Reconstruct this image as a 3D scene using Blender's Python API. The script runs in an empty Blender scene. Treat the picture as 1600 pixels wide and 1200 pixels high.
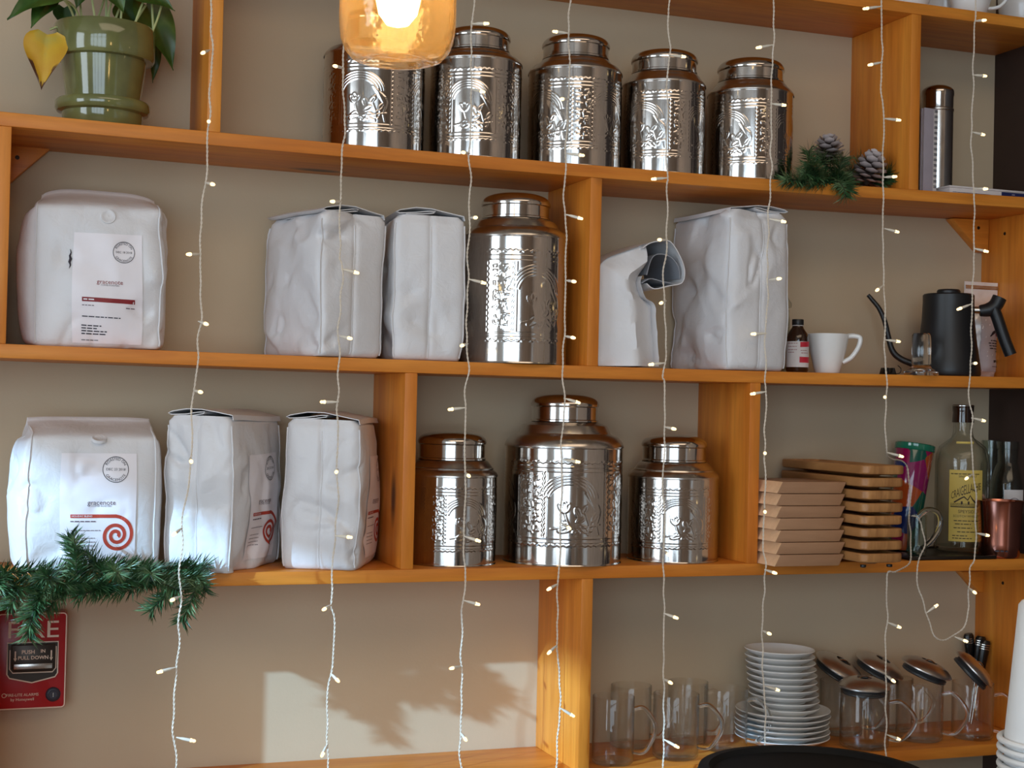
import bpy, bmesh, math, random
import numpy as np
from mathutils import Vector, Matrix, Quaternion, noise

# ------------------------------------------------------------------ camera, light, exposure
SC = bpy.context.scene
COL = SC.collection
F = 2314.5
YAW, PITCH, ROLL = 0.35004, 0.01475, 0.02249
CAM = Vector((-0.41, -2.20154, -0.07401))
_fw = Vector((math.sin(YAW)*math.cos(PITCH), math.cos(YAW)*math.cos(PITCH), math.sin(PITCH)))
_rt = Vector((math.cos(YAW), -math.sin(YAW), 0))
_up = _rt.cross(_fw)
RT = _rt*math.cos(ROLL) + _up*math.sin(ROLL)
UP = -_rt*math.sin(ROLL) + _up*math.cos(ROLL)
FW = _fw
cd = bpy.data.cameras.new('camera')
cam = bpy.data.objects.new('camera', cd)
COL.objects.link(cam)
cd.sensor_width = 36
cd.lens = F/1600*36
cd.clip_start = 0.02
m = Matrix((RT, UP, -FW)).transposed().to_4x4()
m.translation = CAM
cam.matrix_world = m
SC.camera = cam

SC.view_settings.view_transform = 'Standard'
SC.view_settings.look = 'None'
SC.view_settings.gamma = 1
SC.view_settings.use_curve_mapping = False
SC.view_settings.exposure = 0.0
SC.cycles.transparent_max_bounces = 40

w = bpy.data.worlds.new('sky')
SC.world = w
w.use_nodes = True
bg = w.node_tree.nodes['Background']
bg.inputs[0].default_value = (0.62, 0.80, 1.0, 1)
bg.inputs[1].default_value = 1.3

def lamp(name, kind, loc, energy, color, direction=None, **kw):
    l = bpy.data.lights.new(name, kind)
    l.energy = energy
    l.color = color
    for k, v in kw.items(): setattr(l, k, v)
    o = bpy.data.objects.new(name, l)
    COL.objects.link(o)
    o.location = loc
    if direction is not None:
        o.rotation_euler = Vector(direction).to_track_quat('-Z', 'Y').to_euler()
    return o
SUN_DIR = (2.2, 1.0, -0.87)
lamp('sun', 'SUN', (-4, -3, 3), 6.0, (0.37, 0.67, 1.0), SUN_DIR, angle=0.012)
# daylight entering by the two shop windows (behind and left of the camera)
lamp('daylight_back_window', 'AREA', (-2.1, -5.13, 0.2), 90, (0.70, 0.86, 1.0), (0, 1, 0), shape='RECTANGLE', size=3.6, size_y=2.4)
lamp('daylight_left_window', 'AREA', (-3.93, -2.2, 0.2), 52, (0.80, 0.91, 1.0), (1, 0, 0), shape='RECTANGLE', size=1.6, size_y=2.2)
# added warm fill from overhead, in place of the room's bounced light
lamp('warm_fill', 'AREA', (0.3, -2.6, 1.55), 24, (1.0, 0.78, 0.56), (0, 0, -1), shape='RECTANGLE', size=2.4, size_y=1.6)

# ------------------------------------------------------------------ helpers
rnd = random.Random(7)
DEP = 0.19065                      # depth of the shelves: front edges at Y=0, wall at Y=DEP
TH = 0.02
ZT = {'Z': 0.65158, 'A': 0.32757, 'B': 0.0, 'C': -0.32976, 'D': -0.66051}
SAG = {'A': 0.0096, 'B': 0.0069}
def top(n, x):                     # top surface of a shelf board (two boards sag a little)
    return ZT[n] - SAG.get(n, 0)*(1 - ((x - 0.45)/1.05)**2)
def at(u, v, Y):                   # point of the plane at depth Y seen at pixel u, v of the photograph
    d = FW + RT*((u - 800)/F) + UP*((600 - v)/F)
    return CAM + d*((Y - CAM.y)/d.y)
def mpp(u, v, Y):                  # metres per pixel there
    return (at(u, v, Y) - CAM).dot(FW)/F

def srgb(r, g, b):
    f = lambda c: (c/255/12.92 if c/255 <= 0.04045 else ((c/255 + 0.055)/1.055)**2.4)
    return (f(r), f(g), f(b), 1)

class NT:
    def __init__(s, name):
        s.m = bpy.data.materials.new(name); s.m.use_nodes = True
        s.t = s.m.node_tree; s.n = s.t.nodes
        s.b = s.n['Principled BSDF']; s.out = s.n['Material Output']
    def node(s, t, **kw):
        n = s.n.new(t)
        for k, v in kw.items():
            if k in n.inputs and not hasattr(n, k): n.inputs[k].default_value = v
            else: setattr(n, k, v)
        return n
    def link(s, a, b): s.t.links.new(a, b)
    def coord(s, scale=(1, 1, 1), kind='Object'):
        tc = s.node('ShaderNodeTexCoord'); mp = s.node('ShaderNodeMapping')
        mp.inputs['Scale'].default_value = scale
        s.link(tc.outputs[kind], mp.inputs['Vector']); return mp.outputs['Vector']
    def noise(s, vec, scale, detail=3, rough=0.5, dist=0):
        n = s.node('ShaderNodeTexNoise'); s.link(vec, n.inputs['Vector'])
        n.inputs['Scale'].default_value = scale; n.inputs['Detail'].default_value = detail
        n.inputs['Roughness'].default_value = rough; n.inputs['Distortion'].default_value = dist
        return n.outputs['Fac']
    def ramp(s, fac, stops):
        r = s.node('ShaderNodeValToRGB'); s.link(fac, r.inputs['Fac'])
        el = r.color_ramp.elements
        while len(el) < len(stops): el.new(0.5)
        for e, (p, c) in zip(el, stops): e.position = p; e.color = c
        return r.outputs['Color']
    def bump(s, h, strength=0.2, dist=0.002):
        b = s.node('ShaderNodeBump'); b.inputs['Strength'].default_value = strength
        b.inputs['Distance'].default_value = dist
        s.link(h, b.inputs['Height']); s.link(b.outputs['Normal'], s.b.inputs['Normal'])
    def mix(s, f, a, b, mode='MIX'):
        x = s.node('ShaderNodeMix', data_type='RGBA', blend_type=mode)
        for i, v in ((0, f), (6, a), (7, b)):
            if hasattr(v, 'links'): s.link(v, x.inputs[i])
            else: x.inputs[i].default_value = v
        return x.outputs[2]

def simple(name, col, rough=0.5, metal=0.0, vary=0.06, scale=30, bump=0.0, coat=0, spec=0.5):
    q = NT(name); v = q.coord()
    n = q.noise(v, scale)
    c0 = tuple(x*(1 - vary) for x in col[:3]) + (1,); c1 = tuple(min(1, x*(1 + vary)) for x in col[:3]) + (1,)
    q.link(q.ramp(n, [(0.3, c0), (0.7, c1)]), q.b.inputs['Base Color'])
    q.b.inputs['Roughness'].default_value = rough; q.b.inputs['Metallic'].default_value = metal
    q.b.inputs['Coat Weight'].default_value = coat; q.b.inputs['Specular IOR Level'].default_value = spec
    if bump: q.bump(n, bump, 0.002)
    return q.m

def wood(name, scale, light, dark, rough=0.45, knots=True, contrast=1.0):
    q = NT(name)
    tc = q.node('ShaderNodeTexCoord'); oi = q.node('ShaderNodeObjectInfo')
    add = q.node('ShaderNodeVectorMath', operation='ADD')
    sc = q.node('ShaderNodeVectorMath', operation='SCALE'); sc.inputs[0].default_value = (37, 17, 23)
    q.link(oi.outputs['Random'], sc.inputs['Scale'])
    q.link(tc.outputs['Object'], add.inputs[0]); q.link(sc.outputs[0], add.inputs[1])
    mp = q.node('ShaderNodeMapping'); mp.inputs['Scale'].default_value = scale
    q.link(add.outputs[0], mp.inputs['Vector'])
    v = mp.outputs['Vector']
    n1 = q.noise(v, 1.0, 4, 0.55, 0.6); n2 = q.noise(v, 5.0, 3, 0.6)
    mid = tuple((a + b)/2 for a, b in zip(light, dark))
    c1 = q.ramp(n1, [(0.25, dark), (0.5, mid), (0.7, light)])
    c2 = q.ramp(n2, [(0.3, (0.78, 0.74, 0.7, 1)), (0.6, (1, 1, 1, 1))])
    c = q.mix(0.6*contrast, c1, c2, 'MULTIPLY')
    if knots:
        vo = q.node('ShaderNodeTexVoronoi'); vo.inputs['Scale'].default_value = 1.0
        mk = q.node('ShaderNodeMapping'); mk.inputs['Scale'].default_value = tuple(2.2 if s < 5 else 6.5 for s in scale)
        q.link(add.outputs[0], mk.inputs['Vector']); q.link(mk.outputs['Vector'], vo.inputs['Vector'])
        kf = q.ramp(vo.outputs['Distance'], [(0.05, (1, 1, 1, 1)), (0.12, (0, 0, 0, 1))])
        c = q.mix(kf, c, (0.10, 0.03, 0.008, 1))
    q.link(c, q.b.inputs['Base Color'])
    q.b.inputs['Roughness'].default_value = rough
    q.bump(n2, 0.12, 0.001)
    return q.m

def glass(name, tint=(0.97, 0.98, 0.97, 1), edge=(0.55, 0.58, 0.56, 1), ior=1.5, rough=0.01, haze=0.0, haze_col=(1, 1, 1, 1), bump=0):
    q = NT(name); q.n.remove(q.b)
    lw = q.node('ShaderNodeLayerWeight'); lw.inputs['Blend'].default_value = 0.35
    tr = q.node('ShaderNodeBsdfTransparent'); gl = q.node('ShaderNodeBsdfGlossy')
    q.link(q.ramp(lw.outputs['Facing'], [(0.45, tint), (0.97, edge)]), tr.inputs['Color'])
    gl.inputs['Roughness'].default_value = rough
    lf = q.node('ShaderNodeLayerWeight'); lf.inputs['Blend'].default_value = 0.5
    pw = q.node('ShaderNodeMath', operation='POWER'); pw.inputs[1].default_value = 3.0
    q.link(lf.outputs['Facing'], pw.inputs[0])
    fr = q.node('ShaderNodeMath', operation='MULTIPLY_ADD'); fr.inputs[1].default_value = 0.85; fr.inputs[2].default_value = ((ior - 1)/(ior + 1))**2
    q.link(pw.outputs[0], fr.inputs[0])
    mx = q.node('ShaderNodeMixShader')
    q.link(fr.outputs[0], mx.inputs[0]); q.link(tr.outputs[0], mx.inputs[1]); q.link(gl.outputs[0], mx.inputs[2])
    last = mx.outputs[0]
    if haze:
        tl = q.node('ShaderNodeBsdfTranslucent'); tl.inputs['Color'].default_value = haze_col
        m2 = q.node('ShaderNodeMixShader'); m2.inputs[0].default_value = haze
        q.link(last, m2.inputs[1]); q.link(tl.outputs[0], m2.inputs[2]); last = m2.outputs[0]
    if bump:
        b = q.node('ShaderNodeBump'); b.inputs['Strength'].default_value = bump; b.inputs['Distance'].default_value = 0.004
        q.link(q.noise(q.coord(), 60, 2), b.inputs['Height'])
        for s in (lf, gl): q.link(b.outputs['Normal'], s.inputs['Normal'])
    q.link(last, q.out.inputs['Surface'])
    return q.m

def emit(name, col, strength):
    q = NT(name); q.n.remove(q.b)
    e = q.node('ShaderNodeEmission'); e.inputs[0].default_value = col; e.inputs[1].default_value = strength
    q.link(e.outputs[0], q.out.inputs['Surface'])
    return q.m

# ---- mesh building
class MB:
    def __init__(s): s.v = []; s.f = []
    def add(s, vs, fs):
        b = len(s.v); s.v += [tuple(p) for p in vs]; s.f += [tuple(b + i for i in f) for f in fs]; return s
    def box(s, x0, x1, y0, y1, z0, z1):
        return s.add([(x0,y0,z0),(x1,y0,z0),(x1,y1,z0),(x0,y1,z0),(x0,y0,z1),(x1,y0,z1),(x1,y1,z1),(x0,y1,z1)],
                     [(0,3,2,1),(4,5,6,7),(0,1,5,4),(1,2,6,5),(2,3,7,6),(3,0,4,7)])
    def lathe(s, prof, seg=40, c=(0, 0, 0), a0=0.0):
        vs = []; fs = []; n = len(prof)
        for i in range(seg):
            a = a0 + 2*math.pi*i/seg; ca, sa = math.cos(a), math.sin(a)
            vs += [(c[0] + r*ca, c[1] + r*sa, c[2] + z) for r, z in prof]
        for i in range(seg):
            j = (i + 1) % seg
            for k in range(n - 1):
                p, q = prof[k], prof[k+1]
                if p[0] < 1e-7 and q[0] < 1e-7: continue
                if p[0] < 1e-7: fs.append((i*n+k, j*n+k+1, i*n+k+1))
                elif q[0] < 1e-7: fs.append((i*n+k, j*n+k, i*n+k+1))
                else: fs.append((i*n+k, j*n+k, j*n+k+1, i*n+k+1))
        return s.add(vs, fs)
    def tube(s, pts, rad, seg=8, cap=True, flat=None):
        pts = [Vector(p) for p in pts]; n = len(pts)
        if not hasattr(rad, '__len__'): rad = [rad]*n
        vs = []; fs = []; prev = None
        for i, p in enumerate(pts):
            t = (pts[min(i+1, n-1)] - pts[max(i-1, 0)]).normalized()
            if prev is None:
                h = Vector((0, 0, 1)) if abs(t.z) < 0.9 else Vector((1, 0, 0))
                a = t.cross(h).normalized()
            else:
                a = (prev - t*prev.dot(t)).normalized()
            b = t.cross(a); prev = a
            for k in range(seg):
                an = 2*math.pi*k/seg
                vs.append(p + (a*math.cos(an) + b*math.sin(an)*(flat or 1))*rad[i])
        for i in range(n - 1):
            for k in range(seg):
                l = (k + 1) % seg
                fs.append((i*seg+k, i*seg+l, (i+1)*seg+l, (i+1)*seg+k))
        if cap: fs += [tuple(range(seg))[::-1], tuple((n-1)*seg + k for k in range(seg))]
        return s.add(vs, fs)
    def grid(s, P, closed_u=False, closed_v=False):
        nu, nv = len(P), len(P[0]); fs = []
        for i in range(nu if closed_u else nu - 1):
            for j in range(nv if closed_v else nv - 1):
                i2, j2 = (i+1) % nu, (j+1) % nv
                fs.append((i*nv+j, i2*nv+j, i2*nv+j2, i*nv+j2))
        return s.add([p for row in P for p in row], fs)
    def prism(s, poly, y0, y1):      # polygon in x,z extruded along y
        n = len(poly)
        return s.add([(x, y0, z) for x, z in poly] + [(x, y1, z) for x, z in poly],
                     [tuple(range(n)), tuple(range(2*n - 1, n - 1, -1))] + [(i, n + i, n + (i+1) % n, (i+1) % n) for i in range(n)])
    def mesh(s, name, mat, smooth=None, bevel=0, bseg=2):
        me = bpy.data.meshes.new(name); me.from_pydata(s.v, [], s.f)
        bm = bmesh.new(); bm.from_mesh(me)
        bmesh.ops.recalc_face_normals(bm, faces=bm.faces)
        if bevel:
            es = [e for e in bm.edges if len(e.link_faces) == 2 and e.calc_face_angle(0) > 0.5]
            bmesh.ops.bevel(bm, geom=es, offset=bevel, segments=bseg, profile=0.5, affect='EDGES', clamp_overlap=True)
        bm.to_mesh(me); bm.free()
        if smooth is not None or bevel:
            me.shade_smooth()
            me.set_sharp_from_angle(angle=math.radians(smooth if smooth is not None else 40))
        if mat: me.materials.append(mat)
        return me
    def obj(s, name, mat, parent=None, smooth=None, bevel=0, bseg=2, loc=None):
        return put(s.mesh(name, mat, smooth, bevel, bseg), name, parent, loc)

def put(me, name, parent=None, loc=None, rot=None):
    o = bpy.data.objects.new(name, me); COL.objects.link(o)
    if parent: o.parent = parent
    if loc is not None: o.location = loc
    if rot is not None: o.rotation_euler = rot
    return o
def tag(o, label, cat, group=None, kind=None):
    o['label'] = label; o['category'] = cat
    if group: o['group'] = group
    if kind: o['kind'] = kind
    return o
def thing(name, label, cat, loc=(0, 0, 0), rot=(0, 0, 0), group=None):
    o = bpy.data.objects.new(name, None); COL.objects.link(o)
    o.empty_display_size = 0.02
    o.location = loc; o.rotation_euler = rot
    return tag(o, label, cat, group)
def struct(o): o['kind'] = 'structure'; return o
def copy_tree(o, parent=None):
    c = o.copy(); COL.objects.link(c)
    if parent: c.parent = parent
    for ch in list(o.children): copy_tree(ch, c)
    return c
def sm(x): x = max(0.0, min(1.0, x)); return x*x*(3 - 2*x)
def spline(pts, n=8):
    P = [Vector(p) for p in pts]; out = []
    for i in range(len(P) - 1):
        p0, p1, p2, p3 = P[max(i-1, 0)], P[i], P[i+1], P[min(i+2, len(P)-1)]
        for k in range(n):
            t = k/n
            out.append(0.5*((2*p1) + (p2 - p0)*t + (2*p0 - 5*p1 + 4*p2 - p3)*t*t + (3*p1 - p0 - 3*p2 + p3)*t**3))
    return out + [P[-1]]

# ---- text outlines, made once
STR = ['gracenote', 'COFFEE ROASTERS', 'ROASTED ON', 'GRACENOTE', 'DEC 18 2018', 'DEC 23 2018', 'HOLIDAY BLEND', 'FIRE',
       'PUSH', 'IN', 'PULL DOWN', 'FIRE-LITE ALARMS', 'by Honeywell', 'CRAIGELLACHIE', 'SPEYSIDE', 'SCOTCH WHISKY', 'SINGLE MALT']
TXT = {}
def prep_text():
    obs = []
    for s_ in STR:
        cu = bpy.data.curves.new('t', 'FONT'); cu.body = s_; cu.size = 1; cu.align_x = 'CENTER'; cu.align_y = 'CENTER'
        cu.resolution_u = 2
        if s_ in ('PUSH', 'IN', 'PULL DOWN'): cu.offset = 0.022
        o = bpy.data.objects.new('t', cu); COL.objects.link(o); obs.append(o)
    bpy.context.view_layer.update()
    dg = bpy.context.evaluated_depsgraph_get()
    for s_, o in zip(STR, obs):
        e = o.evaluated_get(dg); me = e.to_mesh()
        TXT[s_] = ([(v.co.x, v.co.y) for v in me.vertices], [tuple(p.vertices) for p in me.polygons])
        e.to_mesh_clear()
    for o in obs:
        cu = o.data; bpy.data.objects.remove(o); bpy.data.curves.remove(cu)
prep_text()
def text2d(mb2, s_, x, y, width=None, size=None, arc=None, up=True):
    """adds text outlines to a flat list (v2, faces)"""
    vs, fs = TXT[s_]
    w0 = max(v[0] for v in vs) - min(v[0] for v in vs)
    k = size if size else width/w0
    b = len(mb2[0])
    for (a, c) in vs:
        if arc:
            R = arc; th = a*k/R
            if up: mb2[0].append((x + (R + c*k)*math.sin(th), y + (R + c*k)*math.cos(th)))
            else: mb2[0].append((x + (R - c*k)*math.sin(th), y - (R - c*k)*math.cos(th)))
        else: mb2[0].append((x + a*k, y + c*k))
    mb2[1].extend(tuple(b + i for i in f) for f in fs)
def rect2d(mb2, x0, x1, y0, y1, n=1):
    for i in range(n):
        b = len(mb2[0]); xa = x0 + (x1 - x0)*i/n; xb = x0 + (x1 - x0)*(i+1)/n
        mb2[0].extend([(xa, y0), (xb, y0), (xb, y1), (xa, y1)]); mb2[1].append((b, b+1, b+2, b+3))
def stroke2d(mb2, pts, hw, closed=False):
    n = len(pts); b = len(mb2[0])
    for i, p in enumerate(pts):
        q0 = pts[(i-1) % n] if closed else pts[max(i-1, 0)]; q1 = pts[(i+1) % n] if closed else pts[min(i+1, n-1)]
        dx, dy = q1[0]-q0[0], q1[1]-q0[1]; l = math.hypot(dx, dy) or 1
        mb2[0].extend([(p[0] - dy/l*hw, p[1] + dx/l*hw), (p[0] + dy/l*hw, p[1] - dx/l*hw)])
    for i in range(n if closed else n - 1):
        j = (i+1) % n
        mb2[1].append((b+2*i, b+2*i+1, b+2*j+1, b+2*j))
def words2d(mb2, x0, x1, y, h, seed):   # a line of print too small to read
    r = random.Random(seed); x = x0
    while x < x1 - h:
        l = min(r.uniform(2, 6)*h, x1 - x)
        rect2d(mb2, x, x + l, y - h/2, y + h/2, 2); x += l + h*0.9

# ------------------------------------------------------------------ materials
M = {}
PINE_L, PINE_D = srgb(234, 152, 56), srgb(202, 112, 30)
M['shelf'] = wood('pine_along_x', (2.2, 26, 26), PINE_L, PINE_D)
M['post'] = wood('pine_along_z', (24, 24, 2.0), PINE_L, PINE_D)
q = NT('beige_paint'); v_ = q.coord()
q.link(q.ramp(q.noise(v_, 3, 4), [(0.3, srgb(192, 172, 143)), (0.7, srgb(199, 180, 151))]), q.b.inputs['Base Color'])
q.b.inputs['Roughness'].default_value = 0.75; q.bump(q.noise(v_, 220, 3), 0.15, 0.001); M['wall'] = q.m
M['dark_wall'] = simple('dark_brown_paint', srgb(52, 34, 27), 0.6, bump=0.05)
M['room'] = simple('room_plaster', srgb(170, 158, 146), 0.8)
M['roomdark'] = simple('room_dark_paint', srgb(176, 160, 146), 0.8)
M['floor'] = wood('floor_planks', (3, 12, 12), srgb(130, 96, 66), srgb(95, 66, 44), knots=False)
M['winframe'] = simple('window_frame_paint', srgb(60, 56, 52), 0.5)
M['screw'] = simple('dark_screw', srgb(50, 42, 36), 0.4, 0.8)
q = NT('bag_film'); v_ = q.coord()
q.link(q.ramp(q.noise(v_, 8, 3), [(0.3, (0.70, 0.69, 0.70, 1)), (0.7, (0.75, 0.74, 0.75, 1))]), q.b.inputs['Base Color'])
q.b.inputs['Roughness'].default_value = 0.42; q.bump(q.noise(v_, 45, 3, 0.6, 0.4), 0.30, 0.005); M['bag'] = q.m
M['lining'] = simple('bag_lining', srgb(150, 154, 162), 0.4, 0.1)
M['label'] = simple('label_paper', (0.86, 0.82, 0.85, 1), 0.5, vary=0.02)
M['redprint'] = simple('dark_red_print', srgb(136, 28, 34), 0.5)
M['orangeprint'] = simple('rust_red_print', srgb(186, 66, 48), 0.5)
M['ink'] = simple('black_ink', srgb(44, 40, 52), 0.5)
M['greyink'] = simple('grey_ink', srgb(98, 78, 88), 0.5)
q = NT('polished_steel'); v_ = q.coord((1, 1, 0.15))
q.link(q.ramp(q.noise(v_, 60, 2), [(0.3, (0.50, 0.465, 0.43, 1)), (0.7, (0.58, 0.545, 0.515, 1))]), q.b.inputs['Base Color'])
q.b.inputs['Metallic'].default_value = 1; q.b.inputs['Roughness'].default_value = 0.12; M['steel'] = q.m
q = NT('brushed_steel'); v_ = q.coord((1, 1, 0.3))
q.link(q.ramp(q.noise(v_, 90, 2), [(0.3, (0.48, 0.44, 0.40, 1)), (0.7, (0.58, 0.54, 0.50, 1))]), q.b.inputs['Base Color'])
q.b.inputs['Metallic'].default_value = 1; q.b.inputs['Roughness'].default_value = 0.24; M['brushed'] = q.m
M['lidsteel'] = simple('satin_lid_steel', (0.68, 0.63, 0.58, 1), 0.34, 1.0, vary=0.05, scale=80)
q = NT('solid_glass'); q.b.inputs['Transmission Weight'].default_value = 1.0; q.b.inputs['Roughness'].default_value = 0.02; q.b.inputs['IOR'].default_value = 1.45
q.link(q.ramp(q.noise(q.coord(), 20), [(0.3, (0.96, 0.97, 0.97, 1)), (0.7, (1, 1, 1, 1))]), q.b.inputs['Base Color']); M['solidglass'] = q.m
M['copper'] = simple('copper', srgb(196, 128, 108), 0.2, 1.0, vary=0.05)
M['black'] = simple('matte_black', srgb(26, 26, 28), 0.42)
M['glossblack'] = simple('gloss_black', srgb(10, 9, 9), 0.3)
M['mattdark'] = simple('matt_black_plastic', srgb(9, 9, 9), 0.65, spec=0.2)
M['white'] = simple('white_porcelain', (0.82, 0.82, 0.80, 1), 0.18, vary=0.01, coat=0.3)
M['paper'] = simple('white_paper_cup', (0.85, 0.86, 0.86, 1), 0.55, vary=0.01)
M['glass'] = glass('clear_glass', (0.993, 0.995, 0.993, 1), (0.80, 0.82, 0.81, 1))
M['smoke'] = glass('grey_green_glass', (0.88, 0.92, 0.90, 1), (0.42, 0.47, 0.45, 1))
M['bottleglass'] = glass('clear_bottle_glass', (0.97, 0.975, 0.955, 1), (0.55, 0.57, 0.52, 1))
M['amberglass'] = simple('brown_bottle_glass', srgb(46, 24, 12), 0.08, coat=0.5)
M['jar'] = glass('glow_amber_jar_glass', (1.0, 0.93, 0.78, 1), (0.98, 0.72, 0.40, 1), 1.5, 0.04, 0.08, (1.0, 0.62, 0.26, 1), bump=0.5)  # bulb's glow put into the amber tint and orange haze
M['bulb'] = emit('lamp_bulb_glow', (1.0, 0.74, 0.38, 1), 20)
M['led'] = emit('fairy_light_glow', (1.0, 0.74, 0.36, 1), 2.6)
M['wire'] = simple('clear_twisted_wire', srgb(228, 216, 198), 0.3, 0.0)
M['sleeve'] = simple('lit_clear_sleeve', srgb(240, 232, 214), 0.2)  # pale cream colour carries the LED's glow inside the clear sleeve
M['green_glaze'] = simple('green_glaze', srgb(108, 110, 66), 0.12, vary=0.25, scale=18, coat=0.6)
M['soil'] = simple('soil', srgb(48, 36, 28), 0.9)
q = NT('pothos_leaf'); v_ = q.coord()
q.link(q.ramp(q.noise(v_, 30, 3), [(0.3, srgb(38, 66, 24)), (0.6, srgb(62, 96, 36)), (0.8, srgb(96, 124, 56))]), q.b.inputs['Base Color'])
q.b.inputs['Roughness'].default_value = 0.35; M['leaf'] = q.m
q = NT('yellowing_leaf'); v_ = q.coord()
yc = q.ramp(q.noise(v_, 22, 3), [(0.3, srgb(196, 140, 30)), (0.6, srgb(206, 164, 44)), (0.8, srgb(168, 170, 92))])
at_ = q.node('ShaderNodeAttribute'); at_.attribute_name = 'wither'
q.link(q.mix(q.ramp(at_.outputs['Fac'], [(0.35, (0, 0, 0, 1)), (0.6, (1, 1, 1, 1))]), yc, srgb(84, 46, 28)), q.b.inputs['Base Color'])
q.b.inputs['Roughness'].default_value = 0.45; M['yleaf'] = q.m
M['leafedge'] = simple('withered_leaf_edge', srgb(92, 52, 30), 0.6)
M['stem'] = simple('leaf_stalk', srgb(176, 184, 124), 0.45)
q = NT('tinsel_needles'); v_ = q.coord()
q.link(q.ramp(q.noise(v_, 50, 2), [(0.3, srgb(30, 60, 38)), (0.52, srgb(64, 100, 60)), (0.72, srgb(128, 152, 108))]), q.b.inputs['Base Color'])
q.b.inputs['Roughness'].default_value = 0.34; M['needle'] = q.m
M['twig'] = simple('green_wire_stem', srgb(50, 54, 34), 0.6)
q = NT('frosted_cone_scale'); v_ = q.coord((1, 1, 1), 'Generated')
sx = q.node('ShaderNodeSeparateXYZ'); q.link(v_, sx.inputs[0])
q.link(q.ramp(sx.outputs['Y'], [(0.35, srgb(70, 52, 44)), (0.75, srgb(186, 174, 172))]), q.b.inputs['Base Color']); M['scale'] = q.m
M['red'] = simple('fire_red_paint', srgb(168, 14, 20), 0.3, vary=0.04)
M['cream'] = simple('cream_lettering', srgb(232, 205, 180), 0.5)
M['darkmetal'] = simple('dark_recess', srgb(58, 48, 40), 0.35, 0.6)
M['maple'] = wood('maple_block', (3, 20, 20), srgb(180, 138, 104), srgb(156, 116, 86), knots=False, contrast=0.5)
M['lit_end'] = wood('maple_lit_end', (20, 20, 20), srgb(244, 200, 158), srgb(232, 184, 140), knots=False, contrast=0.5)  # paler maple for left ends: light falling there put into the colour
M['bamboo'] = wood('bamboo_tray', (70, 4, 12), srgb(196, 142, 86), srgb(148, 98, 54), knots=False, contrast=0.8)
M['yellowlabel'] = simple('yellow_label', srgb(214, 186, 92), 0.6, vary=0.08, scale=12)
M['brownprint'] = simple('brown_print', srgb(62, 44, 24), 0.6)
M['foil'] = simple('silver_foil', (0.94, 0.93, 0.93, 1), 0.36, 0.45, bump=0.6, scale=40)
M['pinklabel'] = simple('pale_label', srgb(196, 188, 192), 0.5)
M['redlabel'] = simple('bright_red_label', srgb(196, 36, 56), 0.5)
M['navy'] = simple('navy_print', srgb(24, 34, 84), 0.5)
M['card'] = simple('white_card', srgb(214, 208, 206), 0.6)
M['lilac'] = simple('lilac_grey_cover', srgb(176, 168, 178), 0.5)
M['gasket'] = simple('dark_silicone_seal', srgb(48, 50, 52), 0.4)
q = NT('stained_glass_colours'); v_ = q.coord((1, 1, 1))
vo = q.node('ShaderNodeTexVoronoi'); vo.inputs['Scale'].default_value = 26; q.link(v_, vo.inputs['Vector'])
sx = q.node('ShaderNodeSeparateColor'); q.link(vo.outputs['Color'], sx.inputs[0])
rc = q.ramp(sx.outputs[0], [(0.0, srgb(160, 20, 84)), (0.2, srgb(14, 92, 76)), (0.4, srgb(190, 84, 36)), (0.55, srgb(24, 46, 110)), (0.7, srgb(92, 130, 34)), (0.85, srgb(150, 24, 96))])
for n_ in q.n:
    if n_.type == 'VALTORGB': n_.color_ramp.interpolation = 'CONSTANT'
q.link(rc, q.b.inputs['Base Color']); q.b.inputs['Roughness'].default_value = 0.1; q.b.inputs['Coat Weight'].default_value = 0.6
q.b.inputs['Transmission Weight'].default_value = 0.25; M['stained'] = q.m

# ------------------------------------------------------------------ the room
XR = 1.4533
XL, YB, ZF, ZC = -4.0, -5.0, -1.55, 1.6
struct(MB().box(XL, XR + 0.1, DEP, DEP + 0.1, ZF, ZC).obj('wall_back', M['wall']))
struct(MB().box(XR, XR + 0.1, -0.45, DEP, ZF, ZC).obj('wall_right', M['dark_wall']))
struct(MB().box(XR + 0.5, XR + 0.6, YB, -0.45, ZF, ZC).box(XR + 0.1, XR + 0.6, -0.45, -0.35, ZF, ZC).obj('wall_right_far', M['roomdark']))
struct(MB().box(XL - 0.1, XR + 0.6, YB - 0.1, DEP + 0.1, ZF - 0.1, ZF).obj('floor', M['floor']))
struct(MB().box(XL - 0.1, XR + 0.6, YB - 0.1, DEP + 0.1, ZC, ZC + 0.1).obj('ceiling', M['room']))
WL = (-3.0, -1.4, -0.9, 1.33)      # left window: y0, y1, z0, z1 (its head cuts the sunbeam)
mb = MB(); x0, x1 = XL - 0.1, XL
mb.box(x0, x1, YB, WL[0], ZF, ZC).box(x0, x1, WL[1], DEP, ZF, ZC).box(x0, x1, WL[0], WL[1], ZF, WL[2]).box(x0, x1, WL[0], WL[1], WL[3], ZC)
struct(mb.obj('wall_left', M['room']))
WB = (-3.9, -0.3, -0.98, 1.38)     # window behind the camera: x0, x1, z0, z1
mb = MB(); y0, y1 = YB - 0.1, YB
mb.box(XL, WB[0], y0, y1, ZF, ZC).box(WB[1], XR + 0.6, y0, y1, ZF, ZC).box(WB[0], WB[1], y0, y1, ZF, WB[2]).box(WB[0], WB[1], y0, y1, WB[3], ZC)
struct(mb.obj('wall_front', M['roomdark']))
mb = MB()
for xx in (WB[0], -3.05, -2.15, -1.25, WB[1] - 0.06): mb.box(xx, xx + 0.06, YB - 0.08, YB - 0.02, WB[2], WB[3])
mb.box(WB[0], WB[1], YB - 0.08, YB - 0.02, 0.75, 0.81)
struct(mb.obj('window_1', M['winframe']))

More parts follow.
